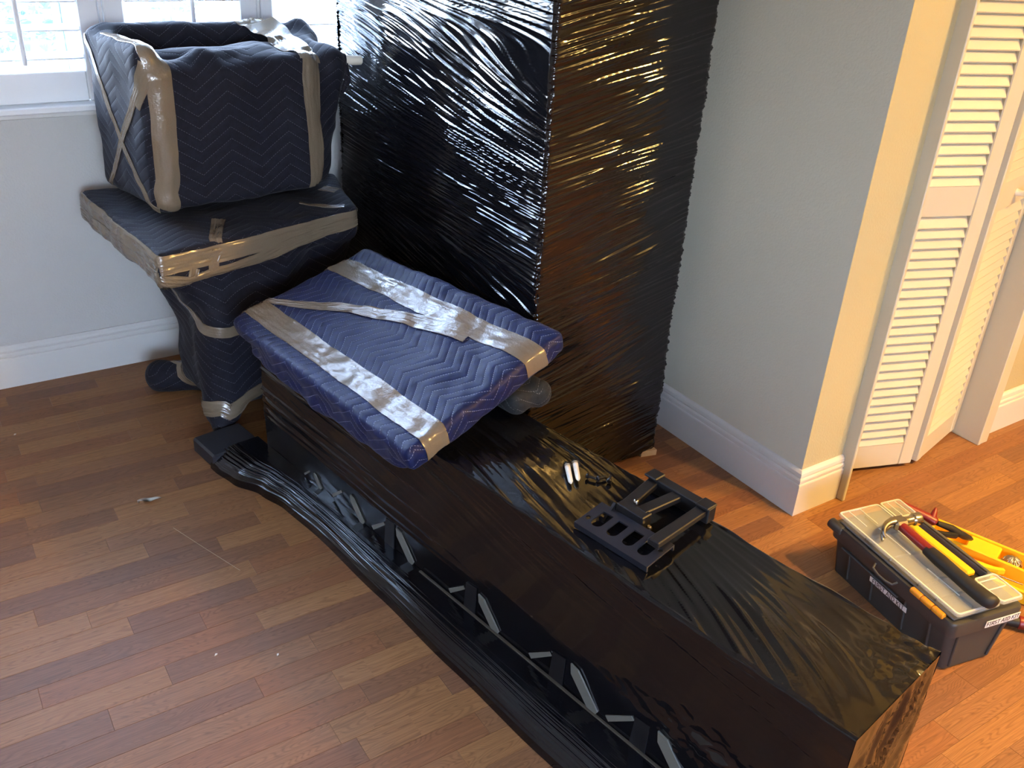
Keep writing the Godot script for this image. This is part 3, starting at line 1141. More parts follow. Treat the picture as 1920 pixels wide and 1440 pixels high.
# ---------------------------------------------------------------- tape over soft bodies
# waypoints are pressed onto the body and the strip laid between them
func tape_strip(body: Soft, pts: Array, width, parent: Node, m: Material = null, wav := 0.0012, free := 1.0, called := "tape_strip") -> void:
	var path := []
	for i in pts.size() - 1:
		var L: float = (pts[i + 1] - pts[i]).length()
		var nseg := maxi(2, int(L / 0.010))
		for k in nseg:
			path.append(pts[i].lerp(pts[i + 1], float(k) / nseg))
	path.append(pts[-1])
	var ps := []
	for p in path:
		var o := body.onto(p, 0.0015)
		ps.append(p + (o - p).limit_length(free))
	var rows := []
	var uvs := []
	var NA := 18
	var hem := [[], []]
	var hu := [[], []]
	var s := 0.0
	for i in ps.size():
		var tan: Vector3 = (ps[mini(i + 1, ps.size() - 1)] - ps[maxi(i - 1, 0)]).normalized()
		var nr := body.grad(ps[i])
		var sd := tan.cross(nr).normalized()
		var f := float(i) / (ps.size() - 1)
		var w: float = lerpf(width[0], width[1], f) if width is Array else width
		if i:
			s += (ps[i] - ps[i - 1]).length()
		var row := PackedVector3Array()
		var us := PackedVector2Array()
		for j in NA + 1:
			var q := float(j) / NA * 2.0 - 1.0
			var p: Vector3 = ps[i] + sd * q * w * 0.5
			var lift := 0.0016 + wav * (n_ridge.get_noise_2d(s * 2.6 + 7.0 * parent.get_child_count(), q * w * 70.0) * 0.55 + 0.5 * n_mid.get_noise_2d(s * 16.0, q * 1.5 + s * 9.0) + 0.5)
			var o := body.onto(p, lift)
			if o.distance_to(p) > 0.02:
				o = p + (o - p).normalized() * minf(0.02, free)
			row.append(o)
			us.append(Vector2(s, q * w))
		rows.append(row)
		uvs.append(us)
		for e in 2:   # the edges turn down onto the cloth
			var p: Vector3 = row[0] if e == 0 else row[NA]
			hem[e].append(PackedVector3Array([p - nr * 0.0016, p] if e == 0 else [p, p - nr * 0.0016]))
			hu[e].append(PackedVector2Array([us[0], us[0]]))
	var b := MB.new()
	b.sheet(rows, uvs, false)
	for e in 2:
		b.sheet(hem[e], hu[e], false)
	part(called, b, M.tape if m == null else m, parent)


func stool() -> void:
	var t := thing("wrapped_chair", "chair wrapped in dark navy quilted blankets, its wide seat taped all round", "wrapped furniture")
	var s := Soft.new()
	s.k = 0.05
	s.noise = n_mid
	s.amp = 0.010
	s.freq = 5.0
	# the wide seat: four corners, thick
	var L := Vector3(0.463, 0.615, -3.045)
	var F := Vector3(0.527, 0.61, -2.405)
	var R := Vector3(1.14, 0.615, -2.565)
	var Bk := Vector3(1.23, 0.615, -2.93)
	var c := (L + F + R + Bk) / 4.0
	var grown := []
	for p in [L, F, R, Bk]:
		grown.append(c + (p - c) * 1.045)
	s.slab(grown, 0.562, 0.66, 0.02)
	# belly and pedestal under it
	s.cap(Vector3(0.72, 0.55, -2.66), Vector3(0.80, 0.36, -2.70), 0.10, 0.12)
	s.cap(Vector3(0.98, 0.54, -2.68), Vector3(0.92, 0.34, -2.74), 0.12, 0.13)
	s.cap(Vector3(0.70, 0.55, -2.86), Vector3(0.74, 0.36, -2.82), 0.09, 0.10)
	s.cap(Vector3(1.08, 0.54, -2.66), Vector3(0.99, 0.28, -2.72), 0.085, 0.10)
	s.cap(Vector3(0.87, 0.53, -2.60), Vector3(0.84, 0.32, -2.66), 0.10, 0.10)
	s.cap(Vector3(1.10, 0.54, -2.82), Vector3(1.0, 0.30, -2.80), 0.08, 0.10)
	s.cap(Vector3(0.555, 0.555, -2.93), Vector3(0.655, 0.44, -2.81), 0.045, 0.07)
	s.cap(Vector3(0.575, 0.555, -2.60), Vector3(0.68, 0.45, -2.67), 0.04, 0.07)
	s.rbox(turned(Vector3(0.80, 0.25, -2.70), 0.12), Vector3(0.155, 0.19, 0.155), 0.05)
	s.cap(Vector3(0.70, 0.30, -2.62), Vector3(0.69, 0.07, -2.575), 0.055, 0.042)
	s.cap(Vector3(0.94, 0.30, -2.66), Vector3(0.95, 0.07, -2.66), 0.06, 0.045)
	# wrapped feet on the floor
	s.cap(Vector3(0.68, 0.045, -2.55), Vector3(0.665, 0.03, -2.52), 0.042, 0.03)
	s.cap(Vector3(0.585, 0.052, -2.905), Vector3(0.70, 0.05, -2.83), 0.050, 0.045)
	s.cap(Vector3(0.95, 0.04, -2.66), Vector3(0.96, 0.035, -2.62), 0.04, 0.034)
	s.lo = Vector3(0.38, -0.01, -3.12)
	s.hi = Vector3(1.32, 0.70, -2.30)
	part("blanket", s.mesh(0.0095), M.navy, t)
	# tape round the seat
	var y := 0.612
	var ctr := Vector3(c.x, y, c.z)
	var ring := func(p: Vector3, yy: float, k := 1.06) -> Vector3: return Vector3(ctr.x + (p.x - ctr.x) * k, yy, ctr.z + (p.z - ctr.z) * k)
	tape_strip(s, [ring.call(L, 0.632), ring.call(F, 0.628)], 0.056, t, null, 0.002)
	tape_strip(s, [ring.call(L, 0.588), ring.call(F, 0.585)], 0.05, t, null, 0.003)
	tape_strip(s, [ring.call(L, 0.56, 1.0), ring.call(L.lerp(F, 0.5), 0.54, 0.96), ring.call(F, 0.555, 1.0)], 0.03, t, null, 0.003)
	tape_strip(s, [ring.call(F, 0.628, 1.07), ring.call(F.lerp(R, 0.2), 0.622, 1.06), ring.call(F.lerp(R, 0.55), 0.626, 1.06), ring.call(R, 0.628)], 0.05, t, null, 0.003)
	tape_strip(s, [ring.call(F, 0.588, 1.07), ring.call(F.lerp(R, 0.12), 0.566, 1.05), ring.call(F.lerp(R, 0.35), 0.572, 1.05), ring.call(F.lerp(R, 0.65), 0.60, 1.06), ring.call(R, 0.620)], 0.036, t, null, 0.004)
	tape_strip(s, [ring.call(F, 0.60, 1.07), ring.call(F.lerp(R, 0.09), 0.55, 1.0), ring.call(F.lerp(R, 0.16), 0.60, 1.06)], 0.028, t, null, 0.003)
	tape_strip(s, [ring.call(R, 0.615), ring.call(Bk, 0.615)], 0.06, t)
	tape_strip(s, [Vector3(0.74, 0.66, -2.60), Vector3(0.69, 0.655, -2.47), Vector3(0.67, 0.61, -2.42), Vector3(0.66, 0.56, -2.44)], [0.04, 0.03], t, null, 0.003)
	tape_strip(s, [Vector3(1.0, 0.665, -2.64), Vector3(1.12, 0.66, -2.575)], [0.012, 0.03], t)
	tape_strip(s, [Vector3(1.13, 0.66, -2.78), Vector3(1.17, 0.66, -2.74)], [0.05, 0.06], t)
	# tape round the pedestal, and the low ones at the feet
	tape_strip(s, [Vector3(0.60, 0.50, -2.85), Vector3(0.60, 0.40, -2.70), Vector3(0.66, 0.345, -2.58), Vector3(0.72, 0.335, -2.545), Vector3(0.85, 0.345, -2.53), Vector3(0.98, 0.36, -2.55)], [0.02, 0.042], t)
	tape_strip(s, [Vector3(0.655, 0.085, -2.60), Vector3(0.69, 0.075, -2.52), Vector3(0.76, 0.10, -2.53), Vector3(0.86, 0.135, -2.53), Vector3(0.94, 0.165, -2.57)], [0.05, 0.036], t, null, 0.004)
	tape_strip(s, [Vector3(0.64, 0.105, -2.90), Vector3(0.665, 0.08, -2.80), Vector3(0.665, 0.065, -2.77)], [0.05, 0.03], t)


func bundle() -> void:
	var t := thing("blanket_bundle", "open topped bundle in dark navy quilted blankets, taped on the wrapped chair below the window", "bundle")
	var s := Soft.new()
	s.k = 0.045
	s.noise = n_mid
	s.amp = 0.010
	s.freq = 4.6
	var panel := func(a: Vector3, b: Vector3, top: float, th: float, y0 := 0.69) -> void:
		# an upright padded panel between two floor points
		var m := (a + b) * 0.5
		var d := b - a
		s.rbox(turned(Vector3(m.x, (y0 + top) * 0.5, m.z), atan2(-d.z, d.x)), Vector3(d.length() * 0.5, (top - y0) * 0.5, th * 0.5), minf(th * 0.45, 0.03))
	panel.call(Vector3(0.548, 0, -2.99), Vector3(0.605, 0, -2.635), 1.135, 0.062)
	panel.call(Vector3(0.60, 0, -2.655), Vector3(1.09, 0, -2.725), 1.078, 0.08)
	panel.call(Vector3(0.56, 0, -2.985), Vector3(1.10, 0, -3.0), 1.145, 0.07)
	panel.call(Vector3(1.105, 0, -2.73), Vector3(1.135, 0, -2.98), 1.06, 0.075)
	s.rbox(turned(Vector3(0.85, 0.88, -2.83), 0.1), Vector3(0.27, 0.17, 0.15), 0.05)
	s.cap(Vector3(0.66, 1.05, -2.80), Vector3(1.03, 1.05, -2.84), 0.05, 0.05)
	s.cap(Vector3(0.66, 1.068, -2.665), Vector3(0.76, 1.090, -2.70), 0.016, 0.022)
	s.cap(Vector3(0.76, 1.088, -2.70), Vector3(0.98, 1.085, -2.76), 0.020, 0.020)
	s.cap(Vector3(0.72, 1.07, -2.77), Vector3(0.95, 1.07, -2.80), 0.02, 0.026)
	s.cap(Vector3(0.92, 1.062, -2.70), Vector3(1.06, 1.066, -2.715), 0.018, 0.020)
	# the rolled blanket and the folds hanging on the far side
	s.cap(Vector3(1.10, 1.075, -2.98), Vector3(1.16, 1.05, -2.75), 0.045, 0.05)
	s.cap(Vector3(1.155, 1.12, -2.97), Vector3(1.165, 1.09, -2.94), 0.032, 0.04)
	s.cap(Vector3(1.17, 1.04, -2.78), Vector3(1.155, 0.93, -2.76), 0.042, 0.03)
	s.cap(Vector3(1.14, 0.87, -2.78), Vector3(1.14, 0.82, -2.80), 0.045, 0.03)
	s.lo = Vector3(0.46, 0.64, -3.07)
	s.hi = Vector3(1.24, 1.19, -2.56)
	part("blanket", s.mesh(0.0088), M.navy, t)
	# wide tape down the two front corners
	tape_strip(s, [Vector3(0.585, 1.148, -2.90), Vector3(0.598, 1.148, -2.76), Vector3(0.618, 1.140, -2.63), Vector3(0.625, 1.10, -2.605), Vector3(0.622, 0.95, -2.59), Vector3(0.610, 0.75, -2.585), Vector3(0.608, 0.672, -2.59)], [0.07, 0.072], t, null, 0.001)
	tape_strip(s, [Vector3(0.605, 1.10, -2.60), Vector3(0.575, 1.05, -2.62), Vector3(0.565, 0.98, -2.66)], [0.06, 0.035], t, null, 0.0012)
	tape_strip(s, [Vector3(1.00, 1.165, -3.0), Vector3(1.035, 1.150, -2.88), Vector3(1.065, 1.118, -2.76), Vector3(1.082, 1.078, -2.685)], [0.095, 0.08], t, null, 0.004, 0.010)
	tape_strip(s, [Vector3(1.078, 1.085, -2.70), Vector3(1.082, 1.055, -2.675), Vector3(1.083, 0.95, -2.67), Vector3(1.085, 0.75, -2.675), Vector3(1.082, 0.685, -2.675)], [0.07, 0.05], t, null, 0.002)
	# narrow twisted tape crossing on the side panel
	tape_strip(s, [Vector3(0.51, 1.125, -2.97), Vector3(0.51, 1.08, -2.93), Vector3(0.53, 0.88, -2.80), Vector3(0.56, 0.70, -2.66), Vector3(0.57, 0.67, -2.62)], [0.016, 0.03], t, null, 0.002)
	tape_strip(s, [Vector3(0.57, 1.03, -2.64), Vector3(0.54, 0.90, -2.75), Vector3(0.52, 0.76, -2.88), Vector3(0.515, 0.70, -2.93)], [0.03, 0.018], t, null, 0.002)
	# pale wooden pole poking out towards the wrapped wardrobe, a tape collar round it
	var b := MB.new()
	b.tube([Vector3(1.12, 1.062, -2.77), Vector3(1.25, 1.058, -2.745), Vector3(1.262, 1.058, -2.743), Vector3(1.266, 1.058, -2.742)], [0.0145, 0.0145, 0.0135, 0.008], 16)
	part("pole", b, M.pole, t).set_meta("label", "pale wooden pole end sticking out of the blanket")
	b = MB.new()
	b.tube([Vector3(1.19, 1.06, -2.757), Vector3(1.20, 1.06, -2.755), Vector3(1.215, 1.06, -2.752)], [0.019, 0.0215, 0.0175], 14)
	b.tube([Vector3(1.205, 1.05, -2.74), Vector3(1.212, 1.0, -2.735), Vector3(1.195, 0.965, -2.74)], [0.012, 0.012, 0.006], 10)
	part("blanket_tie", b, M.navy, t)


func package() -> void:
	# a flat parcel in its own frame: x across (tilted up), z along the case
	var tilt := atan(0.28)
	var cf := case_frame()
	var fr := cf * Transform3D(Basis(Vector3(0, 0, 1), tilt), Vector3(0.0, 0.502, 0.0))
	var t := thing("blanket_parcel", "flat parcel in bright blue quilted blanket with three tan tape strips on top", "parcel", fr)
	var s := Soft.new()
	s.k = 0.014
	s.noise = n_mid
	s.amp = 0.008
	s.freq = 7.0
	# corners: (-.073, -.20), (.366, -.18), (.402, .57), (-.102, .604)
	var q := [Vector3(-0.073, 0, -0.20), Vector3(0.366, 0, -0.182), Vector3(0.402, 0, 0.57), Vector3(-0.102, 0, 0.604)]
	var big := []
	for p in q:
		big.append(Vector3(0.148, 0, 0.198) + (p - Vector3(0.148, 0, 0.198)) * 1.045)
	s.slab(big, -0.062, 0.0, 0.02)
	s.slab([Vector3(-0.075, 0, -0.17), Vector3(-0.037, 0, -0.17), Vector3(-0.037, 0, 0.57), Vector3(-0.095, 0, 0.57)], -0.096, -0.060, 0.018)
	# the second fold sagging over the near long side
	s.cap(Vector3(-0.068, -0.078, -0.12), Vector3(-0.080, -0.075, 0.20), 0.022, 0.028)
	s.cap(Vector3(-0.080, -0.075, 0.20), Vector3(-0.082, -0.066, 0.54), 0.028, 0.030)
	s.lo = Vector3(-0.19, -0.15, -0.27)
	s.hi = Vector3(0.48, 0.03, 0.68)
	part("blanket", s.mesh(0.0075), M.blue, t)
	# strips across the parcel, over its near end and a little under
	var over := func(a: Vector3, b: Vector3, dn: Vector3, w, wav := 0.0012) -> void:
		tape_strip(s, [a + Vector3(-0.012, -0.03, -0.02), a, b, b + dn], w, t, null, wav)
	over.call(Vector3(0.262, 0.0, -0.215), Vector3(0.300, 0.0, 0.60), Vector3(0.0, -0.055, 0.012), [0.072, 0.07])
	over.call(Vector3(-0.005, 0.0, -0.222), Vector3(-0.030, 0.0, 0.622), Vector3(0.0, -0.05, 0.008), [0.07, 0.068], 0.002)
	tape_strip(s, [Vector3(0.02, -0.01, -0.215), Vector3(0.045, 0.0, -0.16), Vector3(0.135, 0.0, 0.02), Vector3(0.215, 0.0, 0.22), Vector3(0.262, 0.004, 0.40)], [0.02, 0.062], t, null, 0.003)

	# the dark rolled blanket the parcel leans on
	var r := thing("blanket_roll", "dark grey quilted blanket roll under the blue parcel's raised side", "blanket", cf)
	var g := Soft.new()
	g.k = 0.03
	g.noise = n_mid
	g.amp = 0.003
	g.freq = 8.0
	g.cap(Vector3(0.25, 0.461, 0.04), Vector3(0.255, 0.461, 0.575), 0.031, 0.032)
	g.cap(Vector3(0.310, 0.464, 0.10), Vector3(0.320, 0.465, 0.58), 0.034, 0.036)
	g.lo = Vector3(0.15, 0.40, -0.06)
	g.hi = Vector3(0.38, 0.56, 0.66)
	part("blanket", g.mesh(0.0075), M.slate, r)


func hole_plate() -> CSGCombiner3D:
	var k := CSGCombiner3D.new()
	k.name = "wall_plate"
	var a := CSGBox3D.new()
	a.size = Vector3(0.085, 0.004, 0.185)
	k.add_child(a)
	a.name = "plate_sheet"
	for z in [-0.058, -0.018, 0.022, 0.060]:
		var c := CSGBox3D.new()
		c.operation = CSGShape3D.OPERATION_SUBTRACTION
		c.size = Vector3(0.034, 0.02, 0.026)
		c.position = Vector3(0.006, 0, z)
		c.name = "slot"
		k.add_child(c, true)
		var d := CSGCylinder3D.new()
		d.operation = CSGShape3D.OPERATION_SUBTRACTION
		d.radius = 0.013
		d.height = 0.02
		d.sides = 20
		d.position = Vector3(-0.011, 0, z)
		d.name = "slot_end"
		k.add_child(d, true)
	for z in [-0.082, 0.082]:
		var d := CSGCylinder3D.new()
		d.operation = CSGShape3D.OPERATION_SUBTRACTION
		d.radius = 0.0055
		d.height = 0.02
		d.sides = 16
		d.position = Vector3(-0.012 if z < 0 else 0.012, 0, z)
		d.name = "bolt_hole"
		k.add_child(d, true)
	for x in [-0.0405, 0.0405]:
		var e := CSGBox3D.new()
		e.size = Vector3(0.004, 0.014, 0.185)
		e.position = Vector3(x, -0.005, 0)
		e.name = "flange"
		k.add_child(e, true)
	k.material_override = M.steel_plate
	return k


func wall_mount() -> void:
	var cf := case_frame()
	var t := thing("wall_mount", "black folding metal wall bracket with a slotted plate lying on the long black box", "bracket", cf * Transform3D(Basis(), Vector3(0.0, 0.423, 0.0)))
	var k := hole_plate()
	k.transform = Transform3D(Basis(Vector3.UP, 0.03) * Basis(Vector3(0, 0, 1), 0.12), Vector3(0.088, 0.0165, 1.068))
	t.add_child(k)
	var bar := func(called: String, a: Vector3, b: Vector3, w: float, h: float) -> void:
		var d := b - a
		var m := MB.new()
		var zz := d.normalized()
		var xx := Vector3.UP.cross(zz).normalized()
		m.box(Vector3.ZERO, Vector3(w, h, d.length()), 0.002, Transform3D(Basis(xx, zz.cross(xx), zz), (a + b) * 0.5))
		part(called, m, M.dark_metal, t)
	bar.call("arm", Vector3(0.148, 0.032, 1.022), Vector3(0.262, 0.027, 0.998), 0.026, 0.014)
	bar.call("arm", Vector3(0.150, 0.033, 1.056), Vector3(0.262, 0.027, 1.062), 0.027, 0.014)
	bar.call("arm", Vector3(0.090, 0.034, 1.138), Vector3(0.262, 0.027, 1.126), 0.026, 0.014)
	bar.call("end_rail", Vector3(0.272, 0.022, 0.985), Vector3(0.272, 0.022, 1.145), 0.026, 0.036)
	bar.call("hinge_block", Vector3(0.146, 0.024, 1.008), Vector3(0.146, 0.024, 1.078), 0.03, 0.03)
	for z in [0.992, 1.128]:
		bar.call("rail_cap", Vector3(0.272, 0.04, z - 0.016), Vector3(0.272, 0.04, z + 0.016), 0.034, 0.006)
	for p in [Vector3(0.160, 0.041, 1.035), Vector3(0.286, 0.03, 1.128), Vector3(0.145, 0.012, 1.086)]:
		var b := MB.new()
		b.tube([p, p + Vector3(0, 0.006, 0), p + Vector3(0, 0.008, 0)], [0.0065, 0.0065, 0.004], 6)
		part("bolt", b, M.steel, t)
	var w := MB.new()
	w.prism(PackedVector2Array([Vector2(0.132, 0.0), Vector2(0.132, 0.036), Vector2(0.10, 0.004), Vector2(0.10, 0.0)]), 1.0, 1.006)
	part("gusset", w, M.dark_metal, t)

	# two white wall anchors with their bolts
	for i in 2:
		var a := [Vector3(0.142, 0.432, 0.872), Vector3(0.163, 0.432, 0.874)][i] as Vector3
		var b := [Vector3(0.190, 0.4335, 0.812), Vector3(0.211, 0.4335, 0.816)][i] as Vector3
		var d := (b - a).normalized()
		var n := thing("wall_anchor", "white plastic wall anchor with a steel bolt head, the one nearer the wrapped wardrobe" if i else "white plastic wall anchor with a steel bolt head, the one nearer the wooden floor", "wall anchor", cf * Transform3D(Basis(), a))
		var m := MB.new()
		m.tube([Vector3.ZERO, d * 0.008, d * 0.06], [0.0025, 0.0055, 0.0065], 12)
		part("sleeve", m, M.white_plastic, n)
		m = MB.new()
		m.tube([d * 0.06, d * 0.062, d * 0.0625, d * 0.072, d * 0.075], [0.011, 0.011, 0.008, 0.008, 0.005], 12)
		part("bolt_head", m, M.steel, n)
	for i in 3:
		var p := cf * Vector3(0.196 + 0.012 * i, 0.427, 0.873 + 0.020 * i)
		var n := thing("machine_screw", ["small black screw beside the white wall anchors", "small black screw in the middle of its row of three", "small black screw nearest the metal wall bracket"][i], "screw", Transform3D(Basis(Vector3.UP, 0.5 + i * 0.9), p), "loose black screws")
		var m := MB.new()
		m.tube([Vector3(0, 0.001, 0), Vector3(0, 0.001, 0.018)], 0.003, 8)
		part("shank", m, M.dark_metal, n)
		m = MB.new()
		m.tube([Vector3(0, 0.001, -0.005), Vector3(0, 0.001, -0.003), Vector3(0, 0.001, 0)], [0.004, 0.0062, 0.006], 10)
		part("head", m, M.dark_metal, n)


# ---------------------------------------------------------------- tools
func rrect(hx: float, hz: float, r: float, y: float, cx := 0.0, cz := 0.0) -> PackedVector3Array:
	var out := PackedVector3Array()
	for c in 4:
		var sx: float = [1, -1, -1, 1][c]
		var sz: float = [1, 1, -1, -1][c]
		for k in 5:
			var a := PI * 0.5 * c + PI * 0.5 * k / 4.0
			out.append(Vector3(cx + sx * (hx - r) + cos(a) * r, y, cz + sz * (hz - r) + sin(a) * r))
	out.reverse()
	return out


func lettering(text: String, height: float, parent: Node, t: Transform3D) -> void:
	var f := SystemFont.new()
	f.font_names = PackedStringArray(["Droid Sans"])
	var m := TextMesh.new()
	m.text = text
	m.font = f
	m.font_size = 32
	m.pixel_size = height / 24.0
	m.depth = 0.0006
	part("lettering", m, M.ink, parent, t)


func toolbox() -> void:
	var fr := turned(Vector3(1.889, 0, -0.917), -0.19)
	var t := thing("toolbox", "grey plastic toolbox with a clear compartment lid on the floor by the long black box", "toolbox", fr)
	var b := MB.new()
	b.loft([rrect(0.074, 0.186, 0.014, 0.0), rrect(0.079, 0.192, 0.016, 0.004), rrect(0.097, 0.198, 0.016, 0.118)], true)
	part("body", b, M.box_grey, t)
	b = MB.new()
	b.loft([rrect(0.097, 0.199, 0.016, 0.112), rrect(0.107, 0.205, 0.018, 0.116), rrect(0.110, 0.207, 0.018, 0.150), rrect(0.107, 0.204, 0.018, 0.156)], true)
	part("rim", b, M.box_grey, t)
	# ribs on the long side and on the end
	for z in [-0.135, -0.05, 0.06, 0.14]:
		b = MB.new()
		b.box(Vector3(0, 0, 0), Vector3(0.006, 0.098, 0.007), 0.002, Transform3D(Basis(Vector3(0, 0, 1), 0.152), Vector3(-0.0895, 0.062, z)))
		part("rib", b, M.box_grey, t)
	for x in [-0.066, 0.062]:
		b = MB.new()
		b.box(Vector3(0, 0, 0), Vector3(0.007, 0.105, 0.007), 0.002, Transform3D(Basis(Vector3(1, 0, 0), 0.05) * Basis(Vector3(0, 0, 1), -0.12 * signf(x)), Vector3(x, 0.062, 0.1965)))
		part("rib", b, M.box_grey, t)
	boxpart("side_ledge", Vector3(-0.101, 0.102, -0.06), Vector3(0.008, 0.006, 0.20), M.box_grey, t, 0.002)
	# hinge barrel at the far corner, wire catch, and amber hinge pins
	b = MB.new()
	b.tube([Vector3(-0.104, 0.146, -0.215), Vector3(-0.104, 0.146, -0.212), Vector3(-0.104, 0.146, -0.172), Vector3(-0.104, 0.146, -0.168)], [0.008, 0.014, 0.014, 0.008], 16)
	part("hinge_barrel", b, M.box_grey, t)
	b = MB.new()
	b.tube([Vector3(-0.110, 0.146, -0.040), Vector3(-0.120, 0.138, -0.035), Vector3(-0.122, 0.134, -0.015), Vector3(-0.122, 0.134, 0.010), Vector3(-0.120, 0.138, 0.030), Vector3(-0.110, 0.146, 0.035)], 0.0028, 8)
	part("catch_loop", b, M.tray_grey, t)
	for i in 3:
		b = MB.new()
		var z := 0.075 + i * 0.034
		b.tube([Vector3(-0.108, 0.158, z), Vector3(-0.108, 0.158, z + 0.002), Vector3(-0.108, 0.158, z + 0.030), Vector3(-0.108, 0.158, z + 0.032)], [0.006, 0.0082, 0.0082, 0.006], 12)
		part("hinge_pin", b, M.amber, t)
	# the open tray under the lid
	boxpart("tray_floor", Vector3(-0.03, 0.160, 0.0), Vector3(0.135, 0.006, 0.385), M.tray_grey, t, 0.002)
	for z in [-0.105, -0.02, 0.075, 0.13]:
		boxpart("divider", Vector3(-0.032, 0.168, z), Vector3(0.12, 0.010, 0.003), M.tray_grey, t, 0.001)
	boxpart("divider", Vector3(-0.03, 0.168, 0.0), Vector3(0.003, 0.010, 0.36), M.tray_grey, t, 0.001)
	# grey well with the yellow carrying handle
	for q in [[0.031, 0.008, 0.0, 0.24], [0.093, 0.016, 0.0, 0.24]]:
		boxpart("well_wall", Vector3(q[0], 0.169, q[2] - 0.01), Vector3(q[1], 0.022, q[3]), M.tray_grey, t, 0.003)
	boxpart("well_groove", Vector3(0.088, 0.1805, -0.01), Vector3(0.003, 0.002, 0.23), M.rubber, t, 0.0)
	boxpart("well_floor", Vector3(0.06, 0.159, -0.01), Vector3(0.058, 0.004, 0.24), M.rubber, t, 0.001)
	var hb := MB.new()
	hb.box(Vector3(0.058, 0.169, -0.01), Vector3(0.030, 0.016, 0.2), 0.005)
	part("carry_handle", hb, M.yellow, t)
	boxpart("handle_latch", Vector3(0.016, 0.172, -0.085), Vector3(0.014, 0.010, 0.012), M.amber, t, 0.003)
	# clear lids
	var lids := [[-0.036, 0.0, 0.066, 0.203], [0.066, -0.168, 0.0355, 0.036], [0.066, 0.158, 0.0355, 0.045]]
	for q in lids:
		b = MB.new()
		b.loft([rrect(q[2], q[3], 0.01, 0.1765, q[0], q[1]), rrect(q[2], q[3], 0.01, 0.1805, q[0], q[1]), rrect(q[2] - 0.002, q[3] - 0.002, 0.009, 0.182, q[0], q[1])], true)
		part("organizer_lid", b, M.clear, t).set_meta("label", "clear frosted plastic lid")
		# its thicker rim
		b = MB.new()
		var inner := rrect(q[2] - 0.006, q[3] - 0.006, 0.007, 0.1815, q[0], q[1])
		var outer := rrect(q[2] - 0.002, q[3] - 0.002, 0.009, 0.1815, q[0], q[1])
		var up := Vector3(0, 0.0025, 0)
		for i in inner.size():
			var j := (i + 1) % inner.size()
			b.quad(outer[i] + up, inner[i] + up, inner[j] + up, outer[j] + up)
			b.quad(outer[j], outer[i], outer[i] + up, outer[j] + up)
			b.quad(inner[i], inner[j], inner[j] + up, inner[i] + up)
		part("lid_rim", b, M.frost, t)
	for q in [[-0.07, -0.165, 0.003, 0.07], [-0.035, -0.165, 0.003, 0.07], [-0.045, -0.06, 0.003, 0.11], [-0.005, -0.06, 0.003, 0.11], [-0.045, 0.10, 0.003, 0.10], [-0.01, 0.10, 0.003, 0.10], [0.055, -0.168, 0.003, 0.055], [0.08, -0.168, 0.003, 0.055], [0.06, 0.158, 0.06, 0.003], [0.06, 0.13, 0.06, 0.003]]:
		boxpart("lid_rib", Vector3(q[0], 0.1828, q[1]), Vector3(q[2], 0.0022, q[3]), M.frost, t, 0.0006)
	# label strips
	var l1 := boxpart("label_strip", Vector3.ZERO, Vector3(0.105, 0.019, 0.0012), M.label, t, 0.0)
	l1.transform = Transform3D(Basis(Vector3(0, 1, 0), 0.0) * Basis(Vector3(1, 0, 0), 0.03), Vector3(0.045, 0.134, 0.2085))
	l1.set_meta("label", "white label strip on the toolbox end")
	lettering("FIRST AID KIT", 0.0125, l1, Transform3D(Basis(), Vector3(0, 0, 0.0008)))
	var l2 := boxpart("label_strip", Vector3.ZERO, Vector3(0.125, 0.015, 0.0012), M.label, t, 0.0)
	l2.transform = Transform3D(Basis(Vector3(0, 1, 0), -PI * 0.5) * Basis(Vector3(1, 0, 0), 0.15), Vector3(-0.0965, 0.084, 0.008))
	l2.set_meta("label", "white label strip on the toolbox side")
	lettering("FIRST AID KIT", 0.0135, l2, Transform3D(Basis(), Vector3(0, 0, 0.0008)))

	hammer()


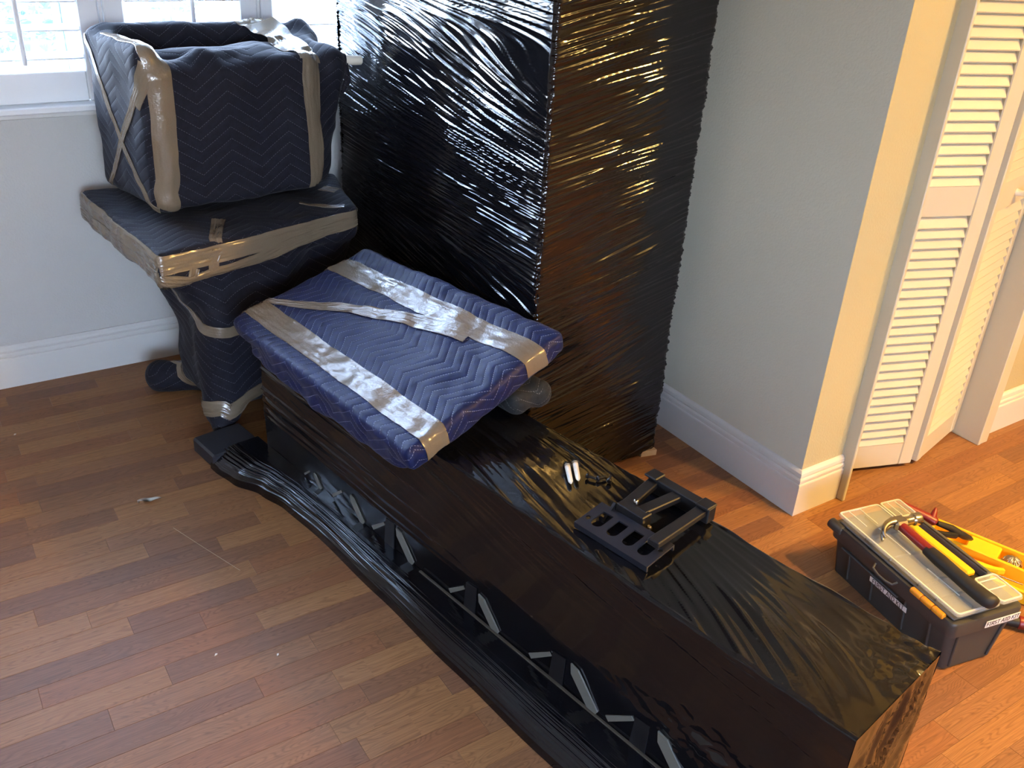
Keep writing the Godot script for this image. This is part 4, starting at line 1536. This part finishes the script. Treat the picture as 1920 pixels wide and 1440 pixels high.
func hammer() -> void:
	var t := thing("claw_hammer", "claw hammer with red shaft and black rubber grip lying on the grey toolbox", "hammer", turned(Vector3(1.896, 0.207, -1.012), -0.245))
	# head: face, neck, cheek
	var b := MB.new()
	b.tube([Vector3(0.068, 0, 0), Vector3(0.066, 0, 0), Vector3(0.049, 0, 0), Vector3(0.046, 0, 0), Vector3(0.041, 0, 0), Vector3(0.022, 0, 0), Vector3(0.016, 0, 0)], [0.014, 0.0165, 0.0165, 0.014, 0.0105, 0.011, 0.0135], 18)
	part("face", b, M.steel, t)
	b = MB.new()
	b.box(Vector3(0, 0.001, 0.003), Vector3(0.040, 0.026, 0.036), 0.006)
	part("cheek", b, M.steel, t)
	for s in [-1.0, 1.0]:
		b = MB.new()
		var rings := []
		for i in 11:
			var f := i / 10.0
			var a := f * 1.35
			var c := Vector3(-0.014 - sin(a) * 0.055, 0.004 - (1.0 - cos(a)) * 0.020, 0.001 + (1.0 - cos(a)) * 0.046)
			var w := lerpf(0.0085, 0.005, f)
			var h := lerpf(0.012, 0.003, f)
			var dir := Vector3(-cos(a), -sin(a) * 0.36, sin(a) * 0.84).normalized()
			var sd := dir.cross(Vector3(0, 1, 0)).normalized()
			var upv := sd.cross(dir)
			c += upv * s * lerpf(0.0045, 0.0075, f)
			var ring := PackedVector3Array()
			for j in 8:
				var g := TAU * j / 8.0
				ring.append(c + upv * cos(g) * w + sd * sin(g) * h)
			rings.append(ring)
		b.loft(rings, true)
		part("claw", b, M.steel, t)
	# shaft and grip
	b = MB.new()
	var rg := []
	for e in [[0.016, 0.0135, 0.011], [0.03, 0.0135, 0.011], [0.07, 0.0150, 0.0105], [0.118, 0.0140, 0.012]]:
		rg.append(ell(Vector3(0, 0.0, e[0]), e[1], e[2], 12))
	b.loft(rg, true)
	part("shaft", b, M.red, t)
	b = MB.new()
	rg = []
	for e in [[0.108, 0.006, 0.006, 0.0], [0.110, 0.0165, 0.013, 0.0], [0.15, 0.0185, 0.0155, 0.0], [0.20, 0.0175, 0.0150, 0.0], [0.25, 0.0190, 0.016, 0.001], [0.283, 0.0210, 0.017, 0.004], [0.300, 0.0215, 0.0172, 0.007], [0.309, 0.018, 0.015, 0.009], [0.313, 0.007, 0.007, 0.010]]:
		rg.append(ell(Vector3(e[3], -0.002, e[0]), e[1], e[2], 18))
	b.loft(rg, true)
	part("grip", b, M.rubber, t)


func ell(c: Vector3, rx: float, ry: float, n: int) -> PackedVector3Array:
	var out := PackedVector3Array()
	for j in n:
		var a := TAU * j / n
		out.append(c + Vector3(cos(a) * rx, sin(a) * ry, 0))
	return out


func tray() -> void:
	# yellow tool tray on the floor beyond the toolbox: z along it, x across
	var fr := turned(Vector3(2.235, 0, -1.075), 0.30)
	var t := thing("tool_tray", "yellow plastic tool tray with compartments on the floor behind the grey toolbox", "tool tray", fr)
	boxpart("tray_floor", Vector3(-0.076, 0.004, 0.20), Vector3(0.145, 0.006, 0.42), M.yellow, t, 0.002)
	boxpart("outer_wall", Vector3(-0.008, 0.030, 0.20), Vector3(0.008, 0.056, 0.42), M.yellow, t, 0.002)
	boxpart("inner_wall", Vector3(-0.082, 0.030, 0.20), Vector3(0.010, 0.056, 0.42), M.yellow, t, 0.002)
	boxpart("near_wall", Vector3(-0.144, 0.020, 0.20), Vector3(0.010, 0.036, 0.42), M.yellow, t, 0.002)
	boxpart("cross_block", Vector3(-0.045, 0.029, 0.128), Vector3(0.066, 0.050, 0.082), M.yellow, t, 0.004)
	boxpart("step_block", Vector3(-0.113, 0.014, 0.24), Vector3(0.052, 0.020, 0.09), M.amber, t, 0.004)
	boxpart("end_wall", Vector3(-0.076, 0.026, 0.41), Vector3(0.142, 0.048, 0.008), M.yellow, t, 0.002)
	boxpart("end_wall", Vector3(-0.076, 0.018, -0.01), Vector3(0.142, 0.032, 0.008), M.yellow, t, 0.002)
	# crumpled wire ball
	var w := thing("wire_ball", "crumpled ball of silvery wire in the yellow tray", "wire", fr * Transform3D(Basis(), Vector3(-0.043, 0.035, 0.203)))
	var b := MB.new()
	var pts := []
	for i in 120:
		var a := i * 0.83
		var c := i * 0.29
		pts.append(Vector3(cos(a) * cos(c), sin(a) * 0.8, cos(a) * sin(c)) * 0.027)
	b.tube(pts, 0.0016, 5)
	part("strand", b, M.foil, w)
	# pliers with red and black handles lying across the toolbox edge and tray
	var p := thing("pliers", "pliers with one red sleeve handle and black jaws leaning on the yellow tray", "pliers", Transform3D.IDENTITY)
	b = MB.new()
	b.tube([Vector3(2.030, 0.166, -1.103), Vector3(2.034, 0.166, -1.096), Vector3(2.048, 0.160, -1.072), Vector3(2.068, 0.151, -1.038), Vector3(2.080, 0.144, -1.016), Vector3(2.083, 0.142, -1.010)], [0.007, 0.010, 0.0115, 0.013, 0.016, 0.011], 12, true, 0.8)
	b.tube([Vector3(2.078, 0.150, -1.022), Vector3(2.088, 0.164, -1.026), Vector3(2.096, 0.171, -1.030)], [0.010, 0.007, 0.003], 8)
	part("handle", b, M.red, p).set_meta("label", "red plastic handle sleeve")
	b = MB.new()
	b.tube([Vector3(2.083, 0.140, -1.010), Vector3(2.105, 0.130, -1.000), Vector3(2.130, 0.118, -0.990), Vector3(2.150, 0.103, -0.978)], [0.008, 0.010, 0.012, 0.013], 10, true, 0.8)
	part("pivot_arm", b, M.rubber, p)
	b = MB.new()
	b.tube([Vector3(2.142, 0.108, -0.983), Vector3(2.168, 0.092, -0.972), Vector3(2.194, 0.078, -0.966), Vector3(2.206, 0.072, -0.964)], [0.013, 0.014, 0.010, 0.004], 10, true, 0.7)
	part("jaw", b, M.dark_metal, p)
	b = MB.new()
	b.tube([Vector3(2.075, 0.120, -0.995), Vector3(2.100, 0.112, -0.985), Vector3(2.135, 0.102, -0.978)], [0.008, 0.008, 0.01], 8)
	part("second_arm", b, M.dark_metal, p)
	# screwdriver with wooden handle
	var s := thing("screwdriver", "steel tool with an orange brown wooden handle lying in the yellow tray", "screwdriver", fr * Transform3D(Basis(Vector3.UP, 0.05), Vector3(-0.112, 0.026, -0.005)))
	b = MB.new()
	b.tube([Vector3(0, 0, 0), Vector3(0, 0, 0.07)], 0.004, 8)
	part("blade", b, M.steel, s)
	b = MB.new()
	b.tube([Vector3(0, 0, 0.06), Vector3(0, 0, 0.066), Vector3(0, 0, 0.09), Vector3(0, 0, 0.15), Vector3(0, 0, 0.165), Vector3(0, 0, 0.17)], [0.008, 0.014, 0.016, 0.017, 0.013, 0.006], 14)
	part("handle", b, mat(Color(0.74, 0.42, 0.16), 0.4), s)
	# yellow utility knife
	var k := thing("utility_knife", "small yellow utility knife lying against the tray behind the toolbox", "knife", fr * Transform3D(Basis(Vector3.UP, 0.25), Vector3(-0.148, 0.046, 0.09)))
	b = MB.new()
	b.prism(PackedVector2Array([Vector2(0, 0), Vector2(0.05, -0.004), Vector2(0.1, 0.0), Vector2(0.116, 0.008), Vector2(0.112, 0.016), Vector2(0.09, 0.012), Vector2(0.05, 0.016), Vector2(0.01, 0.014)]), -0.007, 0.007, Transform3D(Basis(Vector3(0, 0, 1), Vector3(1, 0, 0), Vector3(0, 1, 0)), Vector3.ZERO))
	part("handle", b, mat(Color(0.85, 0.76, 0.12), 0.4), k)
	b = MB.new()
	b.tube([Vector3(-0.008, 0.0, 0.07), Vector3(-0.016, -0.004, 0.16)], 0.0022, 6)
	part("blade", b, M.steel, k)
	# dark tool with a red collar beside the toolbox end
	var d := thing("nut_driver", "black tool with a pink red collar on the floor behind the toolbox end", "tool", turned(Vector3(2.075, 0.019, -0.735), 0.75))
	b = MB.new()
	b.tube([Vector3(0, 0, -0.04), Vector3(0, 0, -0.036), Vector3(0, 0, 0.0)], [0.010, 0.014, 0.014], 12)
	b.tube([Vector3(0, 0, 0.024), Vector3(0, 0, 0.10), Vector3(0, 0, 0.11)], [0.013, 0.013, 0.009], 12)
	part("grip", b, M.rubber, d)
	b = MB.new()
	b.tube([Vector3(0, 0, -0.002), Vector3(0, 0, 0.0), Vector3(0, 0, 0.024), Vector3(0, 0, 0.026)], [0.014, 0.017, 0.017, 0.014], 12)
	part("collar", b, M.red, d)


func debris() -> void:
	# a curled silvery scrap of tape on the floor
	var t := thing("tape_scrap", "small curled silvery scrap on the wooden floor in front of the wrapped chair", "scrap", turned(Vector3(0.381, 0.0, -2.273), -0.25))
	var b := MB.new()
	var rows := []
	var uvs := []
	for i in 15:
		var f := i / 14.0
		var w := 0.009 * sin(PI * clampf(f * 0.93 + 0.05, 0, 1))
		var row := PackedVector3Array()
		var us := PackedVector2Array()
		for j in 5:
			var q := j / 4.0 * 2.0 - 1.0
			row.append(Vector3(-0.03 + 0.062 * f, 0.003 + 0.004 * sin(f * 9.0) * 0.5 + 0.003 * q * q + 0.002, q * w))
			us.append(Vector2(f, q))
		rows.append(row)
		uvs.append(us)
	b.sheet(rows, uvs, true)
	b.box(Vector3(-0.027, 0.003, 0.0), Vector3(0.006, 0.006, 0.005), 0.002)
	part("scrap_sheet", b, M.foil, t)
	for e in [[Vector3(0.121, 0, -2.812), "white paint chip on the floor strips nearest the baseboard"], [Vector3(0.359, 0, -1.615), "white paint chip on the bare floor beside the long black box"], [Vector3(0.477, 0, -1.547), "tiny white crumb close to the film edge of the long black box"]]:
		var c := thing("paint_chip", e[1], "chip", turned(e[0], rng.randf() * 3.0))
		b = MB.new()
		b.prism(PackedVector2Array([Vector2(-0.004, -0.0015), Vector2(0.0015, -0.0025), Vector2(0.0045, 0.0), Vector2(0.001, 0.0025)]), 0.0, 0.002, Transform3D(Basis(Vector3(1, 0, 0), Vector3(0, 0, -1), Vector3(0, 1, 0)), Vector3.ZERO))
		part("flake", b, M.white_plastic, c)
	var th := thing("loose_thread", "thin pale straight thread lying on the wooden floor strips", "thread", Transform3D.IDENTITY)
	b = MB.new()
	b.tube([Vector3(0.405, 0.001, -2.122), Vector3(0.45, 0.001, -2.0), Vector3(0.50, 0.001, -1.869)], 0.0007, 5)
	part("strand", b, M.cardboard, th)
